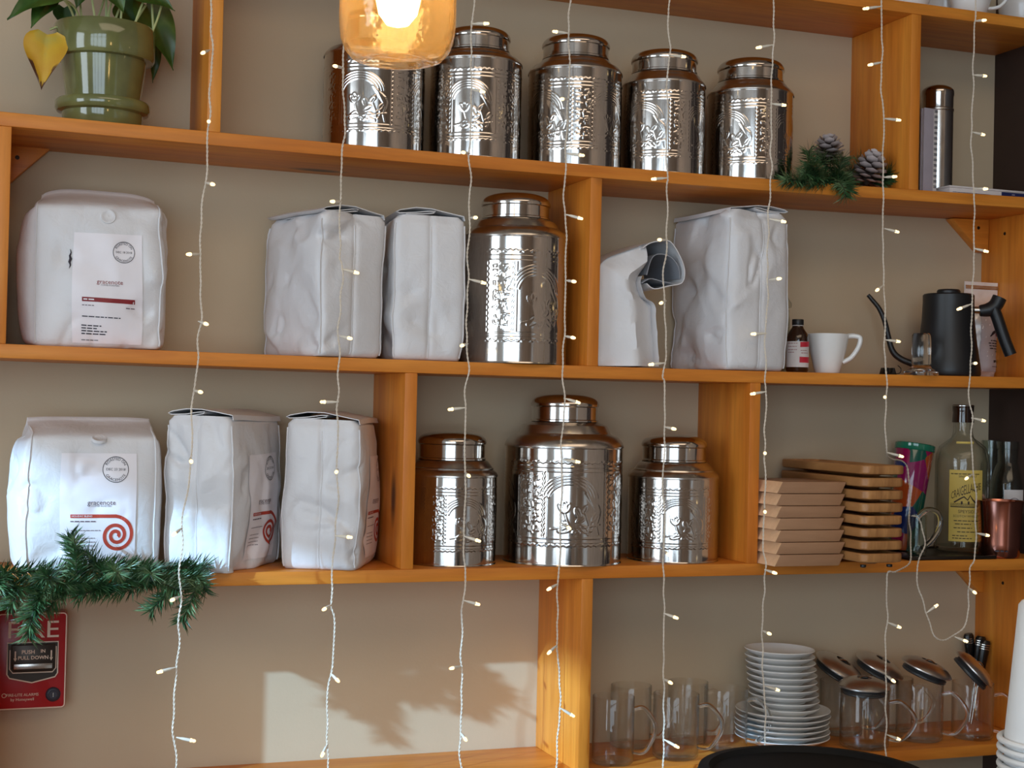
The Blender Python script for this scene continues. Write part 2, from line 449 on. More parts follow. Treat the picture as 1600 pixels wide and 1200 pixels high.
# ------------------------------------------------------------------ shelving
unit = thing('wall_shelf', 'orange pine wall shelving of five long boards, short uprights and corner braces', 'shelf')
XS0, XS1 = -0.85, XR
def board(n, x0=XS0, x1=XS1):
    mb = MB(); K = 28; P = []
    for i in range(K + 1):
        x = x0 + (x1 - x0)*i/K; z = top(n, x)
        P.append([(x, 0, z - TH), (x, DEP, z - TH), (x, DEP, z), (x, 0, z)])
    mb.grid(P, closed_v=True); mb.f += [(0, 1, 2, 3), (4*K+3, 4*K+2, 4*K+1, 4*K)]
    mb.obj('shelf_board', M['shelf'], unit, bevel=0.0012)
for n in 'ZABCD': board(n)
def upright(x, up, lo, x2=None):
    x2 = x2 or x + TH
    xm = (x + x2)/2
    zt = (top(up, xm) - TH) if up else 0.95
    MB().box(x, x2, 0.001, DEP, top(lo, xm), zt).obj('upright', M['post'], unit, bevel=0.0012)
upright(-0.0935, 'Z', 'A'); upright(1.1276, 'Z', 'A')
upright(-0.66, 'B', 'C'); upright(0.5219, 'A', 'B'); upright(0.2185, 'B', 'C'); upright(0.8210, 'B', 'C'); upright(0.5213, 'C', 'D')  # the first one is unseen, added to keep sun off the wall
upright(-0.3855, 'A', 'B'); upright(-0.3855, 'C', 'D')
XP = at(1533, 420, DEP).x
upright(XP, 'A', 'B', XR); upright(XP, 'C', 'D', XR)
def brace(pts, y0=0.168, screws=()):
    poly = [(at(u, v, y0).x, at(u, v, y0).z) for u, v in pts]
    o = MB().prism(poly, y0, DEP).obj('corner_brace', M['shelf'], unit, bevel=0.001)
    for u, v in screws:
        p = at(u, v, y0)
        mb = MB().lathe([(0, 0.0012), (0.0028, 0.0010), (0.0034, 0), (0.0034, -0.004)], 10)
        s_ = mb.obj('screw', M['screw'], o, 40, loc=(p.x, y0, p.z)); s_.rotation_euler = (math.pi/2, 0, 0)
zA = top('A', -0.36) - TH
brace([(13.5, 225.5), (78, 232.5), (14, 287)], screws=[(27, 246)])
brace([(1488, 341), (1546, 343), (1544, 394), (1533, 393)], screws=[(1529, 356)])
brace([(1503, 893.5), (1538, 892.5), (1537, 926), (1530, 925)], screws=[])
for (u, v, Y) in ((1570, 365, 0.10), (1567, 911, 0.1)):
    p = at(u, v, Y); p.x = XP
    k = (XP - CAM.x)/((at(u, v, 0.0) - CAM).x); p = CAM + (at(u, v, 0.0) - CAM)*k
    s_ = MB().lathe([(0, 0.0012), (0.0028, 0.0010), (0.0034, 0), (0.0034, -0.004)], 10).obj('screw', M['screw'], unit, 40, loc=(XP, p.y, p.z))
    s_.rotation_euler = (0, -math.pi/2, 0)
# ------------------------------------------------------------------ coffee bags
class Bag:
    def __init__(s, W, D, H, seed, vg=0.965, btop=0.86, topw=0.985, amp=0.0045, lean=(0, 0), bulge=0.008, sb=(0.004, 0.004), back=0.0, crk=1.0, ear=0.0):
        s.W, s.D, s.H, s.seed, s.vg, s.btop, s.topw, s.amp, s.lean, s.bulge, s.sb, s.back, s.crk, s.ear = W, D, H, seed, vg, btop, topw, amp, lean, bulge, sb, back, crk, ear
    def pt(s, px, py, v, off=0.0):
        p = 14; k = (abs(px)**p + abs(py)**p)**(-1/p)
        cx, cy = px*k, py*k
        g = sm((v - s.vg)/(1 - s.vg)); u = min(1, v/s.vg); hump = math.sin(math.pi*u)**0.7
        f = 1 - 0.05*max(0, 1 - v/0.05)**2
        a = s.W/2*(0.98 + 0.02*hump)*(1 - (1 - s.topw)*g)*f
        b = s.D/2*(0.97 + 0.04*hump)*(1 - g*(1 - s.btop))*f
        x, y, z = cx*a, cy*b, v*s.H
        onf = sm((abs(py) - 0.8)/0.2); ons = sm((abs(px) - 0.8)/0.2)
        y += math.copysign(1, py)*onf*s.bulge*(1 - px*px)*hump
        y += s.back*g
        z -= s.ear*g*abs(px)**4
        x += math.copysign(1, px)*ons*(s.sb[0] if px < 0 else s.sb[1])*(1 - py*py)*hump**0.4*(1 - g)
        x -= math.copysign(1, px)*ons*(0.003*math.exp(-(py/0.06)**2) + g*s.D*(1 - s.btop)*0.12*(1 - abs(py)))
        q = Vector((x, y, z)) + Vector((s.seed*3.1, s.seed*1.7, s.seed*0.9))
        nv = noise.noise_vector(q*8)*s.amp*(0.35 + 0.65*min(1, v/0.15))
        vq = q + noise.noise_vector(q*14)*0.02
        cell = noise.noise(vq*13, noise_basis='VORONOI_F2F1')
        mask = sm(noise.noise(q*6 + Vector((1, 7, 3)))*1.6 + 0.55)
        cr = math.exp(-(cell/0.16)**2)*0.0044*mask - noise.noise(vq*13, noise_basis='VORONOI_F1')*0.0056*mask
        ds, ps = noise.voronoi(vq*15)
        wsum = fac = 0.0
        for dd, pp in zip(ds, ps):
            w_ = math.exp(-16*(dd - ds[0])); tl = noise.cell_vector(pp*37.0) - Vector((0.5, 0.5, 0.5)) if False else noise.noise_vector(pp*5.3)
            fac += w_*tl.dot(vq*15 - pp); wsum += w_
        fac = fac/wsum*0.0150*(0.25 + 0.75*mask)*s.crk
        n2 = noise.noise(q*34)
        d = -cr*s.crk + fac + n2*0.0006 + off
        L = math.hypot(px*ons, py*onf) or 1
        x += nv.x + px*ons/L*d; y += nv.y + py*onf/L*d; z += nv.z*0.5*min(1, v/0.1)
        x += s.lean[0]*v*v; y += s.lean[1]*v*v
        return Vector((x, y, max(z, 0.0006)))
    def front(s, x, z, off): return s.pt(max(-0.97, min(0.97, x/(s.W/2))), -1.0, z/s.H, off)

def ribbon(mb, path, x0, x1, th=0.0012, nx=14, wob=0.002, seed=0, taper=0):
    """sheet following path (y,z), extruded along x, with thickness"""
    n = len(path); P = []
    for i in range(nx + 1):
        x = x0 + (x1 - x0)*i/nx; row = []
        outs = []; ins = []
        for k, (y, z) in enumerate(path):
            a = path[max(k-1, 0)]; b = path[min(k+1, n-1)]
            dy, dz = b[0]-a[0], b[1]-a[1]; l = math.hypot(dy, dz) or 1
            wv = noise.noise(Vector((x*9 + seed, y*20, z*20)))*wob
            outs.append((x, y - dz/l*th/2, z + dy/l*th/2 + wv)); ins.append((x, y + dz/l*th/2, z - dy/l*th/2 + wv))
        P.append(outs + ins[::-1])
    mb.grid(P, closed_v=True)
    b = len(mb.v) - len(P)*2*n
    mb.f.append(tuple(b + i for i in range(2*n))); mb.f.append(tuple(b + nx*2*n + i for i in range(2*n - 1, -1, -1)))

def flap_path(D, h=0.011):
    """flattened roll lying on a flat bag top, seen end on from the gusset side"""
    return [(-0.485*D, -h - 0.004), (-0.47*D, -h + 0.003), (-0.25*D, -0.004), (-0.02*D, 0.0005), (0.2*D, 0.001), (0.42*D, -0.0035), (0.475*D, -0.0065), (0.43*D, -0.0085),
            (0.2*D, -0.0068), (0.02*D, -0.0035), (-0.07*D, -0.0035), (-0.05*D, -0.0058), (0.1*D, -0.0085), (0.34*D, -0.0098)]
def make_bag(label, px, vb, vt, Yc, yaw, W, D, seed, shelf='B', group='white coffee bags', **kw):
    """px: pixel column of the bag's middle; vb, vt: pixel rows of base and top"""
    c = at(px, (vb + vt)/2, Yc); H = (vb - vt)*mpp(px, (vb + vt)/2, Yc); hb = H - kw.pop('roll', 0.010)
    z0 = max(top(shelf, c.x - 0.1), top(shelf, c.x + 0.1))
    flap = kw.pop('flap', None); dx = kw.pop('flapdx', 0); rs = kw.pop('rollside', 1); seams = kw.pop('seams', True); fwid = kw.pop('flapw', 0.985)
    root = thing('coffee_bag', label, 'coffee bag', (c.x, Yc, z0), (0, 0, math.radians(yaw)), group)
    B = Bag(W, D, hb, seed, **kw)
    nf, ns, nv = 44, 30, 60
    per = [(-1 + 2*i/nf, -1) for i in range(nf)] + [(1, -1 + 2*i/ns) for i in range(ns)] + \
          [(1 - 2*i/nf, 1) for i in range(nf)] + [(-1, 1 - 2*i/ns) for i in range(ns)]
    P = [[B.pt(a, b, j/nv) for a, b in per] for j in range(nv + 1)]
    mb = MB().grid(P, closed_v=True); n = len(per)
    mb.f += [tuple(range(n)), tuple(nv*n + i for i in range(n - 1, -1, -1))]
    mb.obj('bag_body', M['bag'], root, 60)
    if flap is None: flap = flap_path(D)
    if rs < 0: flap = [(-y, z) for y, z in flap]
    mb = MB(); ribbon(mb, [(y + B.lean[1], z + H) for y, z in flap], -W/2*B.topw*fwid + B.lean[0], W/2*B.topw*fwid + B.lean[0], seed=seed)
    mb.obj('folded_top', M['bag'], root, 50)
    if seams:
        for a, b in ((1, -1), (-1, -1), (-1, 1), (1, 1)):
            mb = MB().tube([B.pt(a, b, 0.02 + 0.92*i/40, 0.0012) for i in range(41)], 0.0013, 6)
            mb.obj('edge_seam', M['bag'], root, 50)
        for a in (-1, 1):
            mb = MB().tube([B.pt(a, 0, 0.02 + 0.9*i/40, 0.0006) for i in range(41)], 0.0009, 5)
            mb.obj('gusset_fold', M['bag'], root, 50)
    return root, B

def wrap(B, flat, ox, oz, off):
    mb = MB(); mb.v = [tuple(B.front(ox + x, oz + y, off)) for x, y in flat[0]]; mb.f = list(flat[1]); return mb
def bag_label(root, B, lw, lh, ox, oz, kind):
    """paper label with its print; origin of label coordinates: its lower left corner"""
    nx, nz = 24, 36
    P = [[B.front(ox + lw*i/nx, oz + lh*j/nz, 0.0011) for j in range(nz + 1)] for i in range(nx + 1)]
    lab = MB().grid(P).obj('paper_label', M['label'], root, 60)
    def X(t): return lw*t
    def Y(t): return lh*(1 - t)
    ink = ([], []); red = ([], []); grey = ([], []); white = ([], [])
    sx, sy, R = (X(0.73), Y(0.165), lw*0.158) if kind == 1 else (X(0.71), Y(0.145), lw*0.172)
    stroke2d(ink, [(sx + R*math.cos(a*math.pi/24), sy + R*math.sin(a*math.pi/24)) for a in range(48)], lw*0.0045, True)
    text2d(ink, 'ROASTED ON', sx, sy, size=R*0.30, arc=R*0.82)
    text2d(ink, 'GRACENOTE', sx, sy, size=R*0.30, arc=R*0.82, up=False)
    text2d(ink, 'DEC 18 2018' if kind == 1 else 'DEC 23 2018', sx, sy, width=R*1.5)
    cx = X(0.53)
    text2d(grey if kind == 2 else red, 'gracenote', cx, Y(0.445), width=lw*0.37)
    text2d(grey, 'COFFEE ROASTERS', cx, Y(0.475), width=lw*0.26)
    if kind == 1:
        rect2d(red, X(0.14), X(0.885), Y(0.632), Y(0.592), 30)
        words2d(white, X(0.16), X(0.33), Y(0.612), lh*0.011, 3)
        words2d(grey, X(0.14), X(0.32), Y(0.665), lh*0.007, 4); words2d(grey, X(0.75), X(0.88), Y(0.672), lh*0.008, 5)
        words2d(ink, X(0.14), X(0.67), Y(0.765), lh*0.009, 6)
        for i, e in enumerate((0.40, 0.34, 0.48, 0.46)): words2d(ink, X(0.13), X(e), Y(0.845 + 0.024*i), lh*0.010, 10 + i)
        words2d(ink, X(0.13), X(0.38), Y(0.972), lh*0.006, 20)
    else:
        k = lw/115.0      # label pixels of the photograph
        hw = 2.7*k
        cxs, cys = 84*k, Y(0.74)          # spiral centre
        pts = [(15*k + i*(68*k)/20, cys + 30*k) for i in range(21)]
        turns = 2.35; N = 110
        for i in range(1, N + 1):
            t = i/N; a = math.pi/2 - t*turns*2*math.pi
            r = (30 - 26.5*t**0.72)*k
            pts.append((cxs + r*math.cos(a), cys + r*math.sin(a)))
        stroke2d(red, pts, hw)
        text2d(white, 'HOLIDAY BLEND', 32*k, cys + 30*k, width=30*k)
        words2d(grey, 15*k, 55*k, cys + 22*k, 1.6*k, 3); words2d(grey, 15*k, 60*k, cys + 8*k, 1.0*k, 4)
        for i in range(4): words2d(grey, 15*k, 52*k, cys - (4 + 6*i)*k, 1.0*k, 7 + i)
    for nm, fl, mt, of in (('black_print', ink, M['ink'], 0.0017), ('red_print', red, M['redprint' if kind == 1 else 'orangeprint'], 0.0016),
                           ('grey_print', grey, M['greyink'], 0.0017), ('white_print', white, M['label'], 0.0022)):
        wrap(B, fl, ox, oz, of).obj(nm, mt, lab)['kind'] = 'stuff'
def bag_valve(root, B, x, z):
    p = B.front(x, z, 0.0); q = (B.front(x + 0.01, z, 0) - p).cross(B.front(x, z + 0.01, 0) - p).normalized()
    if q.y > 0: q = -q
    mb = MB().lathe([(0, 0.0016), (0.002, 0.0012), (0.007, 0.0012), (0.0085, 0.0022), (0.0105, 0.0020), (0.0115, -0.002), (0, -0.002)], 28)
    o = mb.obj('valve', M['bag'], root, 40, loc=p); o.rotation_mode = 'QUATERNION'; o.rotation_quaternion = q.to_track_quat('Z', 'Y')

FRONT_FLAP = [(-0.001, -0.006), (0.002, -0.0035), (0.008, -0.004), (0.020, -0.010), (0.034, -0.022), (0.030, -0.026), (0.016, -0.016)]
# second shelf from above, left to right
ff = [(y + 0.040, z) for y, z in FRONT_FLAP]
r, B = make_bag('white coffee bag with straight dark red bar on its label, beside the left upright', 155, 548, 296, 0.080, -3, 0.186, 0.105, 1.3, 'B',
                amp=0.006, topw=0.93, btop=0.10, vg=0.84, back=0.036, sb=(0.024, 0.007), roll=0.001, seams=True, flap=ff, lean=(-0.006, 0), crk=1.2, ear=0.010, flapw=0.72)
bag_label(r, B, 0.098, 0.160, -0.036, 0.006, 1); bag_valve(r, B, 0.012, B.H*0.80)
tear = [B.front(-0.0405 + (0.0015 if t % 2 else 0), B.H*(0.47 + 0.020*t), 0.0012) for t in range(7)]
MB().tube(tear, [0.0003, 0.0010, 0.0019, 0.0022, 0.0014, 0.0008, 0.0003], 6).obj('tear', M['ink'], r, 40)
make_bag('white coffee bag, wide face and side gusset showing, first of the unprinted pair', 505, 557, 329, 0.088, 106, 0.190, 0.112, 2.7, 'B', amp=0.006, crk=1.1)
make_bag('narrow white coffee bag, gusset forward, touching the steel canister', 654, 563, 334, 0.093, 85, 0.168, 0.114, 4.1, 'B')
make_bag('tall white coffee bag standing behind a brown bottle, gusset forward', 1138, 578, 328, 0.090, 95, 0.185, 0.122, 5.9, 'B', amp=0.006, rollside=-1, sb=(0.012, 0.006), crk=1.2)

# third shelf, left to right
ff = [(y + 0.034, z) for y, z in FRONT_FLAP]
r, B = make_bag('white coffee bag facing forward with red spiral label, above the pine garland', 140, 886, 647, 0.070, 0, 0.186, 0.105, 7.2, 'C',
                amp=0.004, topw=0.96, btop=0.10, vg=0.86, back=0.032, sb=(0.022, 0.012), roll=0.001, flap=ff, crk=0.6, ear=0.002, flapw=0.97)
bag_label(r, B, 0.106, 0.158, -0.045, 0.015, 2); bag_valve(r, B, 0.006, B.H*0.86)
r, B = make_bag('white coffee bag turned sideways, spiral label round its corner, second on its shelf', 350, 893, 649, 0.085, 57, 0.190, 0.108, 8.8, 'C', amp=0.006, crk=1.2)
bag_label(r, B, 0.106, 0.158, -0.043, 0.015, 2)
r, B = make_bag('white coffee bag leaning on the upright, fairy light against its gusset', 518, 893, 657, 0.090, 66, 0.178, 0.118, 10.3, 'C', amp=0.005, crk=1.2)
bag_label(r, B, 0.106, 0.158, -0.040, 0.015, 2)

# the slumped half-empty bag with its top curled over to the right
Ys = 0.01; cS = at(986, 570, Ys)
def S(u, v): p = at(u, v, Ys); return (p.x - cS.x, p.z - top('B', cS.x))
root = thing('coffee_bag', 'half-empty white coffee bag with its open top curled over to one side', 'coffee bag', (cS.x, Ys, top('B', cS.x) + 0.0006), group='white coffee bags')
left = [S(*p) for p in ((938, 572), (937, 545), (937, 505), (938, 465), (939, 428), (950, 406), (985, 391), (1014, 380))]
right = [S(*p) for p in ((1030, 573), (1029, 540), (1027, 500), (1025, 476), (1012, 466), (1006, 450), (1004, 441), (1006, 432))]
left = [(x, max(z, 0.0006)) for x, z in left]; right = [(x, max(z, 0.0006)) for x, z in right]
Ll = spline([(x, 0, z) for x, z in left], 6); Rr = spline([(x, 0, z) for x, z in right], 6)
nv = len(Ll); NY = 20; P = []
for j in range(nv):
    row = []; l, r_ = Ll[j], Rr[j]; t = j/(nv - 1)
    D_ = 0.165*(1 - 0.12*t)
    nx_ = 12
    for i in range(nx_ + 1): row.append((l.x + (r_.x - l.x)*i/nx_, 0.026 - 0.026*(min(i/nx_/0.58, (1 - i/nx_)/0.42)) - 0.012*(1 - i/nx_), l.z + (r_.z - l.z)*i/nx_))
    for k in range(1, NY + 1): row.append((r_.x + 0.005*math.sin(math.pi*k/NY), D_*k/NY, r_.z))
    for i in range(1, nx_ + 1): row.append((r_.x + (l.x - r_.x)*i/nx_, D_, r_.z + (l.z - r_.z)*i/nx_))
    for k in range(1, NY): row.append((l.x - 0.006*math.sin(math.pi*k/NY), D_*(1 - k/NY), l.z))
    out = []
    for (x, y, z) in row:
        qv = Vector((x, y, z)) + Vector((9, 3, 2)); nz = noise.noise_vector(qv*9)*0.004
        cr = (1 - abs(noise.noise(qv*18)))**9*0.003
        out.append((x + nz.x*0.7, y + nz.y - cr, max(z + nz.z*0.5*min(1, z/0.02), 0.0006)))
    P.append(out)
mb = MB().grid(P, closed_v=True); n = len(P[0]); mb.f += [tuple(range(n)), tuple((nv-1)*n + i for i in range(n))]
mb.obj('bag_body', M['bag'], root, 60)
path = [S(*p) for p in ((1004, 388), (1014, 381), (1030, 377), (1046, 378), (1058, 394), (1067, 414), (1069, 430), (1064, 443), (1046, 447), (1022, 452), (1010, 444))]
path = [(p.x, p.z) for p in spline([(x, 0, z) for x, z in path], 4)]
def curl(path, y0, y1, th, name, mat):
    mb = MB(); K = len(path); Pn = []
    for i in range(15):
        y = y0 + (y1 - y0)*i/14; o_ = []; n_ = []
        for k, (x, z) in enumerate(path):
            a, b = path[max(k-1, 0)], path[min(k+1, K-1)]
            dx, dz = b[0]-a[0], b[1]-a[1]; l = math.hypot(dx, dz) or 1
            wv = noise.noise(Vector((x*20, y*12, z*20)))*0.003*(1 if i else 0)
            o_.append((x - dz/l*th/2 + wv, y, z + dx/l*th/2 + wv)); n_.append((x + dz/l*th/2 + wv, y, z - dx/l*th/2 + wv))
        Pn.append(o_ + n_[::-1])
    mb.grid(Pn, closed_v=True); mb.f += [tuple(range(2*K)), tuple(14*2*K + i for i in range(2*K - 1, -1, -1))]
    return mb.obj(name, mat, root, 50)
curl(path, -0.002, 0.15, 0.0016, 'curled_top', M['bag'])
p2 = [S(*p) for p in ((1012, 430), (1020, 404), (1032, 397), (1050, 402), (1062, 418), (1064, 436))]
curl([(p.x, p.z) for p in spline([(x, 0, z) for x, z in p2], 4)], 0.004, 0.14, 0.0014, 'inner_fold', M['lining'])
p3 = [S(*p) for p in ((1003, 443), (1016, 436), (1034, 440), (1052, 444))]
curl([(p.x, p.z) for p in spline([(x, 0, z) for x, z in p3], 4)], 0.0, 0.14, 0.0014, 'inner_fold', M['lining'])

# ------------------------------------------------------------------ embossed tea canisters
def emboss_body():
    NT_, NZ = 480, 200
    segs = []
    def line(pts, w=1.0):
        for a, b in zip(pts[:-1], pts[1:]): segs.append((a[0], a[1], b[0], b[1], w))
    # one panel: x -1..1 (a quarter of the circumference is 1.571 long), y 0..1 scaled to 2.1
    X = 0.785; Yt = 2.1
    for yy in (0.20, 0.235, 0.80, 0.835):
        line([(-X, yy*Yt), (X, yy*Yt)], 0.8)
    zz = []
    for i in range(31): zz.append((-X + 2*X*i/30, (0.20 if False else 0.17)*Yt + 0.03*(i % 2)))
    line(zz); line([(x, y + 0.70*Yt - 0.005) for x, y in zz])
    for s_ in (-1, 1):
        line([(s_*0.50, 0.235*Yt), (s_*0.50, 0.80*Yt)], 0.8)
        line([(s_*(0.535 + 0.035*(i % 2)), (0.235 + 0.565*i/26)*Yt) for i in range(27)])
    rr = random.Random(3)
    for col in (-0.70, 0.70):                        # embossed ornament columns
        y = 0.27*Yt
        while y < 0.77*Yt:
            for _ in range(4):
                a = rr.uniform(-0.06, 0.06); b = rr.uniform(0, 0.1)
                if rr.random() < 0.5: line([(col + a, y + b), (col + a + rr.uniform(0.03, 0.07), y + b + rr.uniform(-0.02, 0.02))], 1.1)
                else: line([(col + a, y + b), (col + a + rr.uniform(-0.02, 0.02), y + b + rr.uniform(0.03, 0.08))], 1.1)
            y += 0.135
    for k in range(4):                               # palm arcs
        r0 = 0.30 + 0.05*k
        line([(-0.12 + (r0 + 0.05)*math.cos(a), 1.16 + r0*math.sin(a)) for a in np.linspace(0.1, math.pi - 0.2, 18)])
    for k in range(9):
        a = -0.5 + k*0.13; line([(0.16, 1.30), (0.16 + 0.27*math.cos(a), 1.18 - 0.28*math.sin(a + 0.9))])
    def petal(cx, cy, an, L, W_):
        pts = []
        for i in range(13):
            t = i/12*2*math.pi; u = L/2*(1 - math.cos(t)); v = W_*math.sin(t)
            pts.append((cx + u*math.cos(an) - v*math.sin(an), cy + u*math.sin(an) + v*math.cos(an)))
        line(pts, 0.9)
    for (cx, cy, an, L, W_) in ((-0.2, 0.95, 1.6, 0.2, 0.04), (-0.2, 0.95, 1.1, 0.18, 0.035), (-0.2, 0.95, 2.1, 0.18, 0.035), (0.0, 0.78, 0.6, 0.16, 0.04),
                            (0.05, 0.85, 1.9, 0.2, 0.04), (-0.3, 0.62, 0.2, 0.2, 0.035), (-0.3, 0.62, 0.8, 0.2, 0.035), (0.2, 0.6, 2.4, 0.2, 0.04),
                            (0.25, 0.62, 1.4, 0.18, 0.04), (0.28, 0.8, 1.0, 0.16, 0.03), (-0.05, 0.58, 1.0, 0.16, 0.035), (0.1, 0.95, 0.9, 0.16, 0.035)):
        petal(cx, cy, an, L, W_)
    line([(-0.2, 0.95), (-0.16, 0.8), (-0.1, 0.68), (0.05, 0.6)]); line([(-0.42, 0.66), (-0.2, 0.70), (0.1, 0.68), (0.42, 0.74)])
    line([(0.2, 0.56), (0.22, 0.75), (0.15, 0.95), (0.2, 1.1)]); line([(0.4, 0.55), (0.36, 0.72), (0.42, 0.9)])
    segs_ = np.array(segs)
    npan = NT_//4
    xs = (np.arange(npan) + 0.5)/npan*2*X - X; ys = np.linspace(0, Yt, NZ + 1)
    gx, gy = np.meshgrid(xs, ys, indexing='ij'); Hh = np.zeros_like(gx)
    for x1_, y1_, x2_, y2_, w_ in segs_:
        i0 = np.searchsorted(xs, min(x1_, x2_) - 0.05); i1 = np.searchsorted(xs, max(x1_, x2_) + 0.05)
        j0 = np.searchsorted(ys, min(y1_, y2_) - 0.05); j1 = np.searchsorted(ys, max(y1_, y2_) + 0.05)
        if i1 <= i0 or j1 <= j0: continue
        ax, ay = gx[i0:i1, j0:j1] - x1_, gy[i0:i1, j0:j1] - y1_
        bx, by = x2_ - x1_, y2_ - y1_; L2 = bx*bx + by*by + 1e-12
        t = np.clip((ax*bx + ay*by)/L2, 0, 1)
        d2 = (ax - bx*t)**2 + (ay - by*t)**2
        Hh[i0:i1, j0:j1] = np.maximum(Hh[i0:i1, j0:j1], w_*np.exp(-d2/(0.013**2)))
    Hh = np.tile(Hh, (4, 1))
    th = (np.arange(NT_) + 0.5)/NT_*2*math.pi
    zz_ = np.linspace(0, 1, NZ + 1)
    # faint dents of a thin tin
    R = 1 + 0.0050*Hh + 0.0022*np.sin(3*th[:, None] + 2*zz_[None, :]) + 0.0012*np.sin(7*th[:, None] - 3*zz_[None, :])
    R[:, 0] += 0.012; R[:, 1] += 0.010; R[:, -1] += 0.014; R[:, -2] += 0.012
    V = np.stack([R*np.cos(th)[:, None], R*np.sin(th)[:, None], np.broadcast_to(zz_, R.shape)], -1).reshape(-1, 3)
    i = np.arange(NT_)[:, None]; j = np.arange(NZ)[None, :]; n = NZ + 1
    i2 = (i + 1) % NT_
    Fq = np.stack([i*n + j, i2*n + j, i2*n + j + 1, i*n + j + 1], -1).reshape(-1, 4)
    me = bpy.data.meshes.new('embossed_body')
    me.vertices.add(len(V)); me.vertices.foreach_set('co', V.astype(np.float32).ravel())
    me.loops.add(Fq.size); me.loops.foreach_set('vertex_index', Fq.astype(np.int32).ravel())
    me.polygons.add(len(Fq)); me.polygons.foreach_set('loop_start', np.arange(0, Fq.size, 4, dtype=np.int32))
    me.polygons.foreach_set('use_smooth', np.ones(len(Fq), dtype=bool))
    me.update(); me.validate(); me.materials.append(M['steel'])
    return me
BODY = emboss_body()

def canister(label, ul, ur, Yc, vbot, v_body, v_skirt, v_rim, v_top, lidw, shelf, steps, spin, dom=1.0):
    uc = (ul + ur)/2
    c = at(uc, v_body, Yc); k = mpp(uc, v_body, Yc); R = (ur - ul)/2*k*0.985
    z0 = max(top(shelf, c.x - R), top(shelf, c.x + R)) + 0.0006
    zb = at(uc, v_body, Yc).z - z0; zs = at(uc, v_skirt, Yc).z - z0; zr = at(uc, v_rim, Yc).z - z0; zt = at(uc, v_top, Yc).z - z0
    lr = lidw/2*k
    root = thing('tea_canister', label, 'canister', (c.x, Yc, z0), (0, 0, spin), 'embossed steel tea canisters')
    b = put(BODY, 'embossed_body', root); b.scale = (R*0.985, R*0.985, zb)
    mb = MB().lathe([(0, 0.0008), (R*0.97, 0.0008)], 64); mb.obj('base_plate', M['steel'], root, 40)
    hh = zs - zb
    if steps == 2:
        rm = lr + (R - lr)*0.42
        pf = [(R*1.0, -0.001), (R*1.0, 0.0015), (R*0.97, hh*0.22), (R*0.90, hh*0.40), (rm + 0.004, hh*0.50), (rm + 0.002, hh*0.54), (rm, hh*0.66), (rm*0.94, hh*0.86), (lr*1.03, hh*0.97), (lr*0.97, hh*1.0)]
    else:
        pf = [(R*1.0, -0.001), (R*1.0, 0.0015), (R*0.97, hh*0.25), (R*0.91, hh*0.48), (lr*1.10, hh*0.62), (lr*1.06, hh*0.80), (lr*1.0, hh*0.97), (lr*0.95, hh*1.02)]
    MB().lathe([(r_, zb + z_) for r_, z_ in pf], 72).obj('shoulder', M['brushed'], root, 28)
    sk = zr - zs; dm = (zt - zr)*dom
    lp = [(lr*0.955, zs + 0.001), (lr*0.985, zs + 0.0005), (lr*0.985, zs + 0.003), (lr*0.955, zs + 0.0042), (lr*0.955, zr - 0.0045), (lr*0.99, zr - 0.003),
          (lr*1.0, zr), (lr*0.985, zr + 0.003)]
    for i in range(1, 9):
        t = i/8; lp.append((lr*0.97*math.cos(t*math.pi/2)**0.8 if i < 8 else 0, zr + 0.003 + (dm - 0.003)*math.sin(t*math.pi/2)**0.9))
    MB().lathe(lp, 64).obj('lid', M['brushed' if False else 'steel'], root, 28)
    return root
canister('embossed steel canister behind the hanging jar lamp, leftmost of the top row', 505, 667, 0.098, 232, 93, 72, 36, 20, 107, 'A', 1, 0.35)
canister('tall embossed steel canister second in the top row, just right of the jar lamp', 671, 818, 0.090, 245, 104, 85, 62, 46, 106, 'A', 1, 2.0)
canister('embossed steel canister in the middle of the five on the top row', 824, 974, 0.092, 262, 119, 97, 74, 58, 107, 'A', 1, 1.35)
canister('embossed steel canister fourth in the top row', 971, 1104, 0.086, 272, 138, 119, 97, 81, 105, 'A', 1, 3.1)
canister('smallest embossed steel canister of the top row, beside the pine sprig', 1104, 1241, 0.086, 280, 152, 132, 111, 94, 105, 'A', 1, 4.6)
canister('tall two-shouldered steel canister between white bag and upright', 719, 891, 0.076, 567, 376, 345, 321, 303, 109, 'B', 2, 2.55)
canister('small embossed steel canister in the shadow beside the upright', 632, 779, 0.092, 885, 742, 718, 690, 673, 108, 'C', 2, 0.9)
canister('largest embossed steel canister, two-shouldered, between two smaller ones', 787, 976, 0.0885, 886, 697, 659, 632, 616, 107, 'C', 2, 2.2)
canister('small embossed steel canister beside the knotty upright and wooden blocks', 980, 1125, 0.088, 878, 745, 721, 695, 679, 103, 'C', 2, 5.3)

